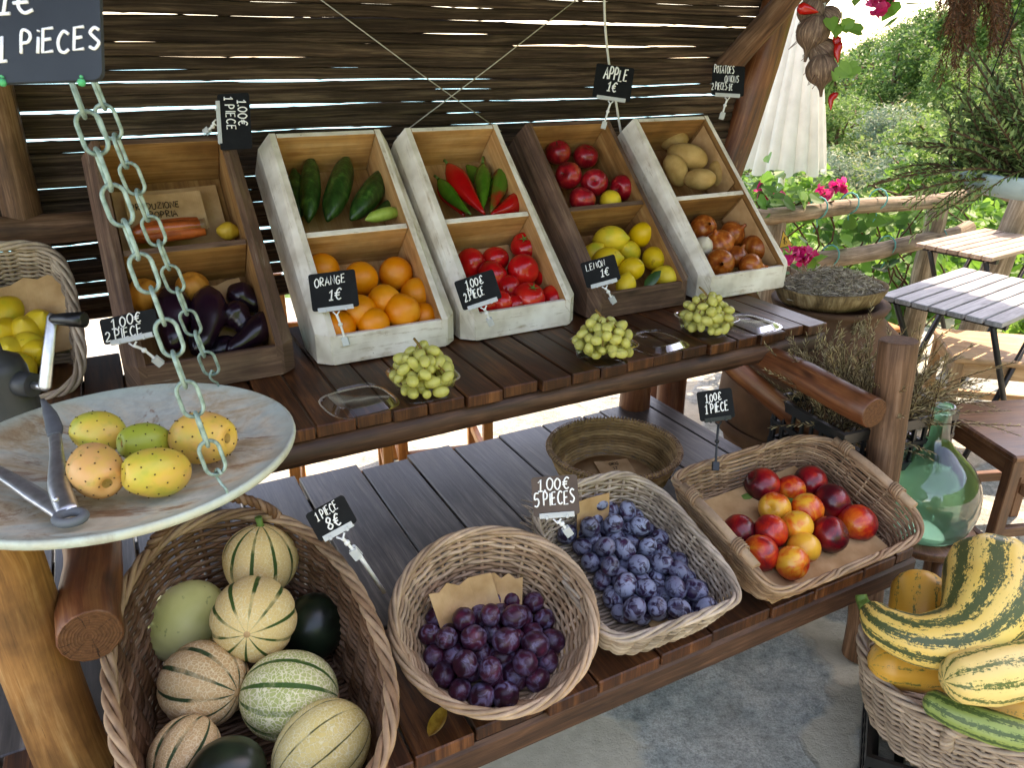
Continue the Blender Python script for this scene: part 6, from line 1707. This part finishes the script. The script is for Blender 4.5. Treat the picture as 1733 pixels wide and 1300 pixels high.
# yellow warning sign
wsg = thing('warning_sign', 'yellow triangular slip warning sign on the fence post', 'warning sign', None)
a, b, c = ft(1331, 391, 3.35), ft(1320, 420, 3.35), ft(1341, 416, 3.35)
x = (c-b); W = x.length*1.15; x.normalize(); n_ = x.cross((a-b).normalized()).normalized(); y = n_.cross(x); wsg.matrix_world = axes((b+c)/2, x, y, n_); bpy.context.view_layer.update()
H = W*1.15
mb = MB(); tri = lambda k, z: [(-W/2*k, H*.36-H*.36*k, z), (W/2*k, H*.36-H*.36*k, z), (0, H*.36+H*.64*k, z)]
mb.add(tri(1, 0)+tri(1, -.003), [[0, 1, 2], [5, 4, 3], [0, 3, 4, 1], [1, 4, 5, 2], [2, 5, 3, 0]]); bdw = mb.build('board', M_['ink'], wsg)
mb = MB(); mb.add(tri(.90, .001)+tri(.90, .0004), [[0, 1, 2], [0, 3, 4, 1], [1, 4, 5, 2], [2, 5, 3, 0]]); mb.build('face', M_['yellowsign'], bdw)
mb = MB(); q = W*.04
for s_ in ([(.0, .46), (-.04, .34), (.06, .30), (.10, .18)], [(-.04, .34), (-.10, .22), (-.04, .14)], [(-.02, .42), (-.12, .40)], [(.0, .44), (.10, .48)]): mb.tube([(px*W, py*H*1.2, .0022) for px, py in s_], W*.022, 5)
mb.ball((.02*W, .50*H*1.15, .0022), W*.035, 8, 6); mb.build('figure', M_['ink'], bdw)
# ---------------------------------------------------------------- leaves
def leafmesh(name, mat, cen, size, up=.3, shape='diamond', seed=1, jitter=.35, nrm=None):
    rg = np.random.default_rng(seed); n = len(cen); cen = np.asarray(cen, float)
    nn = rg.normal(size=(n, 3)); nn[:, 2] = np.abs(nn[:, 2])+up
    if nrm is not None: nn = nn*.6+np.asarray(nrm)*1.2
    nn /= np.linalg.norm(nn, axis=1)[:, None]
    t = rg.normal(size=(n, 3)); t -= nn*(t*nn).sum(1)[:, None]; t /= np.linalg.norm(t, axis=1)[:, None]; b = np.cross(nn, t)
    s_ = (size*(1+jitter*rg.uniform(-1, 1, n)))[:, None]
    if shape == 'diamond': P = [(-.5, 0, 0), (0, -.26, .06), (.5, 0, -.08), (0, .26, .06)]; F = [[0, 1, 2, 3]]
    elif shape == 'heart': P = [(-.42, 0, 0), (-.5, -.22, .05), (-.3, -.42, .06), (.1, -.34, .04), (.55, 0, -.10), (.1, .34, .04), (-.3, .42, .06), (-.5, .22, .05)]; F = [[0, 1, 2, 3, 4], [0, 4, 5, 6, 7]]
    else: P = [(-.5, 0, 0), (0, -.1, .02), (.5, 0, -.05), (0, .1, .02)]; F = [[0, 1, 2, 3]]
    V_ = np.stack([cen+s_*(t*p[0]+b*p[1]+nn*p[2]) for p in P], 1).reshape(-1, 3)
    k = len(P); faces = [[i*k+q for q in f] for i in range(n) for f in F]
    me = bpy.data.meshes.new(name); me.from_pydata(V_.tolist(), [], faces); me.materials.append(mat); me.update(); return me
def clumps(rg, n, nc, rx, rz, shell=.55):
    c = []
    cc = rg.normal(size=(nc, 3)); cc /= np.linalg.norm(cc, axis=1)[:, None]; cc *= (rg.uniform(shell, 1, nc)**.5)[:, None]*np.array([rx, rx, rz])*.72
    rr = rg.uniform(.28, .5, nc)*rx
    idx = rg.integers(0, nc, n); d = rg.normal(size=(n, 3)); d /= np.linalg.norm(d, axis=1)[:, None]
    return cc[idx]+d*(rr[idx]*rg.uniform(.55, 1.05, n))[:, None]
rg = np.random.default_rng(12)
CROWN = []
for k, mt in enumerate(('lf_tree', 'lf_dark', 'lf_grey', 'lf_tree')):
    CROWN.append(leafmesh('crown', M_[mt], clumps(rg, 4200, 20, 1.5, 1.35), .135, .4, 'diamond', k))
tm = MB(); log(tm, (0, 0, -1.6), (.05, 0, .4), .12, .07, 8, 8, .03)
for a in range(4): log(tm, (.02, 0, -.5+.2*a), (.8*math.cos(a*1.7), .8*math.sin(a*1.7), .5+.12*a), .05, .02, 5, 6, .02)
TRUNK = tm.mesh('trunk', [M_['post'], M_['end']])
rs = random.Random(41); spots = []; tries = 0
while len(spots) < 60 and tries < 4000:
    tries += 1
    d = rs.uniform(21, 44); azm = rs.uniform(.26, .9); y = d/math.sqrt(1+azm*azm); x = y*azm
    if all(math.hypot(x-a, y-b) > 1.9 for a, b, _ in spots): spots.append((x, y, d))
kinds = ('bushy olive green tree', 'dense dark green tree', 'grey green pale tree', 'bushy olive green tree')
for i, (x, y, d) in enumerate(spots):
    k = i % 4; s_ = rs.uniform(.62, 1.05); g = ground_z(x, y)
    o = thing('hillside_tree', kinds[k]+' on the slope beyond the fence', 'tree', Matrix.Translation((x, y, g)), 'trees on the far slope: '+kinds[k])
    for nm, me in (('crown', CROWN[k]), ('trunk', TRUNK)):
        c = bpy.data.objects.new(nm, me); COL.objects.link(c); c.parent = o; c.matrix_local = Matrix.Translation((0, 0, 1.5*s_)) @ Matrix.Rotation(rs.uniform(0, 6), 4, 'Z') @ Matrix.Scale(s_, 4)
rs = random.Random(77); bsh = []
tries = 0
while len(bsh) < 34 and tries < 4000:
    tries += 1
    d = rs.uniform(9.5, 21); azm = rs.uniform(.22, .85); y = d/math.sqrt(1+azm*azm); x = y*azm
    if all(math.hypot(x-a, y-b) > 1.15 for a, b in bsh): bsh.append((x, y))
SHN = ('bushy olive green shrub', 'dense dark green shrub', 'grey green pale shrub', 'bushy olive green shrub')
for i, (x, y) in enumerate(bsh):
    k = i % 4; s_ = rs.uniform(.34, .6); g = ground_z(x, y)
    o = thing('hillside_shrub', SHN[k]+' in the scrub beyond the fence', 'shrub', Matrix.Translation((x, y, g)), 'shrubs in the scrub: '+SHN[k])
    for nm, me in (('crown', CROWN[k]), ('trunk', TRUNK)):
        c = bpy.data.objects.new(nm, me); COL.objects.link(c); c.parent = o; c.matrix_local = Matrix.Translation((0, 0, 1.25*s_)) @ Matrix.Rotation(rs.uniform(0, 6), 4, 'Z') @ Matrix.Diagonal((s_, s_, s_*.9, 1))
# scrub mass between fence and trees
def scrub(name, mat, n, ymin, ymax, azr, hmax, size, seed, shape='diamond', freq=.8, hmin=.0):
    rg = np.random.default_rng(seed); rs = random.Random(seed); cen = []
    while len(cen) < n:
        d = ymin+(ymax-ymin)*rs.random()**.8; azm = rs.uniform(*azr); y = d/math.sqrt(1+azm*azm); x = y*azm
        h = (mnoise.noise(Vector((x*freq, y*freq, seed)))*.5+.5); h = max(.12, h)*hmax+hmin
        u = rs.random()**.35
        cen.append((x, y, ground_z(x, y)+h*u))
    o = bpy.data.objects.new(name, leafmesh(name, mat, cen, size, .5, shape, seed)); COL.objects.link(o); return tag(o, kind='stuff')
tag(scrub('hillside_scrub', M_['lf_tree'], 20000, 9, 30, (.05, .9), 1.2, .125, 3), 'green scrub covering the slope beyond the fence', 'scrub')
tag(scrub('pale_scrub', M_['lf_pale'], 7000, 9, 17, (.36, .78), 1.5, .11, 5, 'thin', 1.1), 'pale flowering scrub in the middle of the slope', 'scrub')
tag(scrub('vine_cover', M_['lf_vine'], 21000, 5.2, 10.5, (.0, .95), 1.15, .085, 8, 'heart', 1.3, .25), 'bright green vines covering the ground below the fence', 'vines')
# vines climbing the fence
rs = random.Random(6); cen = []
ax = (f1-f0); 
for k in range(1100):
    t = rs.random()*1.02; z_ = rs.uniform(.0, .82)
    den = mnoise.noise(Vector((t*7, z_*3.2, 2)))
    if den < -.05+ .25*z_: continue
    p = f0+ax*t; cen.append((p.x+fn.x*-rs.uniform(.03, .30), p.y-fn.y*rs.uniform(.03, .30), z_))
for k in range(90):
    px, py, sp = rs.choice(((1315, 345, 20), (1440, 385, 30), (1500, 375, 25), (1370, 350, 18), (1470, 440, 26)))
    p = fpx(px+rs.gauss(0, sp), py+rs.gauss(0, sp*.5)); cen.append((p.x, p.y+rs.uniform(-.03, .14), p.z))
fv = thing('fence_vine', 'dark green heart leaved vine climbing through the fence rails', 'vine', TR(Vector((f1.x, f1.y, 0))))
c0_ = np.array(cen)-np.array([[f1.x, f1.y, 0]])
o = bpy.data.objects.new('leaves', leafmesh('leaves', M_['lf_near'], c0_, .075, .2, 'heart', 3, nrm=np.tile(np.array([[-.1, -.8, .4]]), (len(c0_), 1)))); COL.objects.link(o); o.parent = fv
mb = MB()
for k in range(22):
    t = rs.random(); p = f0+ax*t-fn*0.0; P = [fi @ Vector((p.x+rs.uniform(-.1, .1)*q, p.y+.12+rs.uniform(-.04, .04), .02+q*.22)) for q in range(5)]
    mb.tube(smooth_path(P, 3), .005, 5, cap=False)
mb.build('stems', M_['twig'], fv)
# bougainvillea sprays
def spray(label, pts, t_, n, mat, seed, size=.045, leaves=0, name='bougainvillea_spray', hang=None):
    rs = random.Random(seed); o = thing(name, label, 'flowers', Matrix.Translation(ft(*pts[0], t_))); iv = o.matrix_world.inverted()
    P = smooth_path([iv @ ft(px, py, t_) for px, py in pts], 14); mb = MB(); mb.tube(P, .004, 5); mb.build('stem', M_['twig'], o)
    cen = []
    for k in range(n): c = rs.choice(P); cen.append((c.x+rs.gauss(0, .02), c.y+rs.gauss(0, .02), c.z+rs.gauss(0, .013)))
    f = bpy.data.objects.new('petals', leafmesh('petals', mat, cen, size, 0, 'heart', seed)); COL.objects.link(f); f.parent = o
    if leaves:
        cen = [(lambda c: (c.x+rs.gauss(0, .05), c.y+rs.gauss(0, .05), c.z+rs.gauss(0, .05)))(rs.choice(P)) for _ in range(leaves)]
        f = bpy.data.objects.new('leaves', leafmesh('leaves', M_['lf_near'], cen, size*1.6, .2, 'heart', seed+1)); COL.objects.link(f); f.parent = o
spray('magenta bougainvillea spray along the fence rail under the parasol', [(1368, 340), (1390, 330), (1408, 318), (1424, 312)], 4.0, 60, M_['petal'], 3, .04)
spray('small magenta bougainvillea tuft at the parasol pole', [(1282, 318), (1300, 326), (1318, 330)], 3.9, 26, M_['petal'], 4, .042, 26)
spray('pink flowers above the dried herb tray', [(1330, 436), (1352, 430), (1368, 440)], 3.2, 60, M_['petal'], 15, .034, 8)
spray('magenta bougainvillea spray hanging from above at the top edge', [(1560, -60), (1520, -25), (1495, 0), (1482, 12)], 2.6, 50, M_['petal'], 6, .038, 16)
# garlic and chili braid
gt = 1.62
gb_ = thing('garlic_braid', 'brown dried garlic braid with red chilies hanging at the shelter corner', 'garlic braid', Matrix.Translation(ft(1388, 60, gt))); gi_ = gb_.matrix_world.inverted()
gl = lambda px, py, dt=0: gi_ @ ft(px, py, gt+dt)
mb = MB(); q0 = gl(1392, 20); mb.tube([gl(1396, 135), gl(1388, 60), q0, q0+Vector((0, .0, .69-.0))], .0045, 6); mb.build('cord', M_['twine'], gb_)
bulbp = [(1376, 55, 27, -.01, .7), (1392, 88, 23, .0, -.3), (1390, 118, 25, -.015, .4), (1372, 18, 22, .0, .9), (1402, 30, 20, .01, -.2), (1385, -15, 26, 0, .2)]
for k, (px, py, rp, dt, rl) in enumerate(bulbp):
    mb = MB(); r = rp*gt/1300; rk = random.Random(k)
    prof = [(.002, -r*1.0), (r*.35, -r*.95)]+[(r*math.sin(math.pi*t)**.8, -r*math.cos(math.pi*t)*.9) for t in (.25, .4, .5, .6, .7, .8)]+[(r*.28, r*1.0), (r*.14, r*1.3), (r*.08, r*1.7)]
    mb.lathe(prof, 30, Matrix.Rotation(rl+2.6, 4, 'Y') @ Matrix.Rotation(k, 4, 'Z'), lambda a, t: 1+.09*abs(math.sin(a*4.5))-.04+.06*mnoise.noise(Vector((math.cos(a)*2, math.sin(a)*2, t*3+k))))
    for q in range(9): d = Vector((rk.uniform(-1, 1), rk.uniform(-1, 1), rk.uniform(-1, .3))).normalized(); mb.tube([d*r*.9, d*r*1.15+Vector((0, 0, -.006)), d*r*1.35+Vector((rk.uniform(-.01, .01), 0, -.016))], .0008, 4)
    b = mb.build('bulb', M_['garlic'], gb_, Matrix.Translation(gl(px, py, dt)))
def chili(a, b, bend, r, par, dt=-.03):
    A, B = gl(*a, dt), gl(*b, dt); s_ = (B-A).cross(Vector((0, 1, 0))).normalized()*bend; mb = MB()
    mb.tube(smooth_path([A, A.lerp(B, .4)+s_, B], 6), interp([r*.5, r, r*.9, r*.6, r*.1], 13), 10); mb.build('chili', M_['chili'], par)
chili((1413, 60), (1412, 95), .006, .0085, gb_); chili((1422, 72), (1418, 106), -.004, .009, gb_, -.04); chili((1417, 158), (1406, 186), -.008, .0075, gb_); chili((1350, 12), (1385, 20), .0, .012, gb_)
mb = MB(); mb.tube([gl(1425, 0, -.03), gl(1424, 45, -.03), gl(1421, 110, -.03), gl(1417, 158, -.03)], .0011, 5); mb.tube([gl(1414, 130, 0), gl(1404, 150, 0), gl(1398, 175, 0)], .003, 5)
mb.tube([gl(1425, 0, -.03), gl(1426, -60, -.03), gl(1420, -200, -.03)], .0012, 5); mb.build('stem', M_['stemgreen'], gb_)
cen = [tuple(gl(px, py, -.05)) for px, py in ((1407, 40), (1436, 40), (1416, 50), (1442, 48), (1430, 120), (1412, 128), (1440, 118))]
for q, cc_ in enumerate((cen[:4], cen[4:])):
    o = bpy.data.objects.new('leaf_spray', leafmesh('leaf_spray', M_['lf_vine'], cc_, .036, 0, 'heart', 4+q, nrm=np.tile(np.array([[0, -1, .2]]), (len(cc_), 1)))); COL.objects.link(o); o.parent = gb_
# dried brown plant hanging from the roof edge
dp_ = thing('dried_plant', 'brown dried rosemary bunch hanging upside down at the top right', 'dried plant', Matrix.Translation(ft(1640, -120, 1.6))); di = dp_.matrix_world.inverted()
mb = MB(); rs = random.Random(15)
for (bx, by, ex, ey, n) in ((1600, -90, 1580, 25, 6), (1625, -90, 1608, 70, 8), (1640, -100, 1625, 150, 16), (1655, -90, 1660, 115, 14), (1670, -90, 1692, 105, 14), (1630, -60, 1618, 110, 10), (1690, -90, 1700, 90, 8)):
    for k in range(n):
        a = di @ ft(bx+rs.uniform(-10, 10), by, 1.6+rs.uniform(-.05, .05)); f = rs.uniform(.35, 1)
        b = di @ ft(bx+(ex-bx)*f+rs.gauss(0, 14), by+(ey-by)*f, 1.6+rs.uniform(-.08, .08))
        st_ = a.lerp(b, rs.uniform(.2, .6)); sprig(mb, st_, b-st_, (b-st_).length, int(60*f)+20, .019, .0009, rs, .1, 0, 1, .7)
mb.build('twigs', [M_['lf_dry'], M_['twig']], dp_)
mb = MB(); q_ = Vector((0, 0, 0)); mb.tube([Vector((0, 0, -.12)), Vector((0, 0, .2)), Vector((.0, 0, 2.33-dp_.matrix_world.translation.z))], .004, 5); mb.build('cord', M_['twine'], dp_)
# rosemary in a hanging pot
pc_ = ft(1775, 290, 1.5)
rp_ = thing('rosemary_pot', 'green rosemary bush in a blue grey pot hanging at the right edge', 'potted plant', TR(pc_))
mb = MB(); mb.lathe([(.001, -.045), (.12, -.043), (.16, -.022), (.172, -.004), (.173, .003), (.165, .004), (.158, -.010), (.12, -.02), (.001, -.02)], 40); mb.build('pot', M_['pot'], rp_)
for k in range(3):
    a = k*2.094+.2; mb = MB(); mb.tube([(.169*math.cos(a), .169*math.sin(a), 0), (.01*math.cos(a), .01*math.sin(a), 2.33-pc_.z)], .0013, 5); mb.build('hanging_wire', M_['iron'], rp_)
mb = MB(); rs = random.Random(23)
for k in range(340):
    a = rs.uniform(0, 6.283); el = rs.uniform(.0, 1.3); d = Vector((math.cos(a)*math.cos(el), math.sin(a)*math.cos(el), math.sin(el)+.15))
    b = Vector((rs.gauss(0, .05), rs.gauss(0, .05), -.01)); sprig(mb, b, d, rs.uniform(.13, .27), 60, .024, .0024, rs, rs.uniform(-.1, .45), 0, 1, .75)
for k in range(12):
    d = Vector((-1, rs.uniform(-.5, .5), rs.uniform(-.2, .3))); sprig(mb, (-.05, rs.gauss(0, .04), .02), d, rs.uniform(.14, .22), 60, .025, .0015, rs, .45, 0, 1, .75)
mb.build('foliage', [M_['lf_rose'], M_['twig']], rp_)
bpy.context.view_layer.update()
if 0:
    o = bpy.data.objects['stalks']; print("BB",[tuple(o.matrix_world @ Vector(c)) for c in o.bound_box])
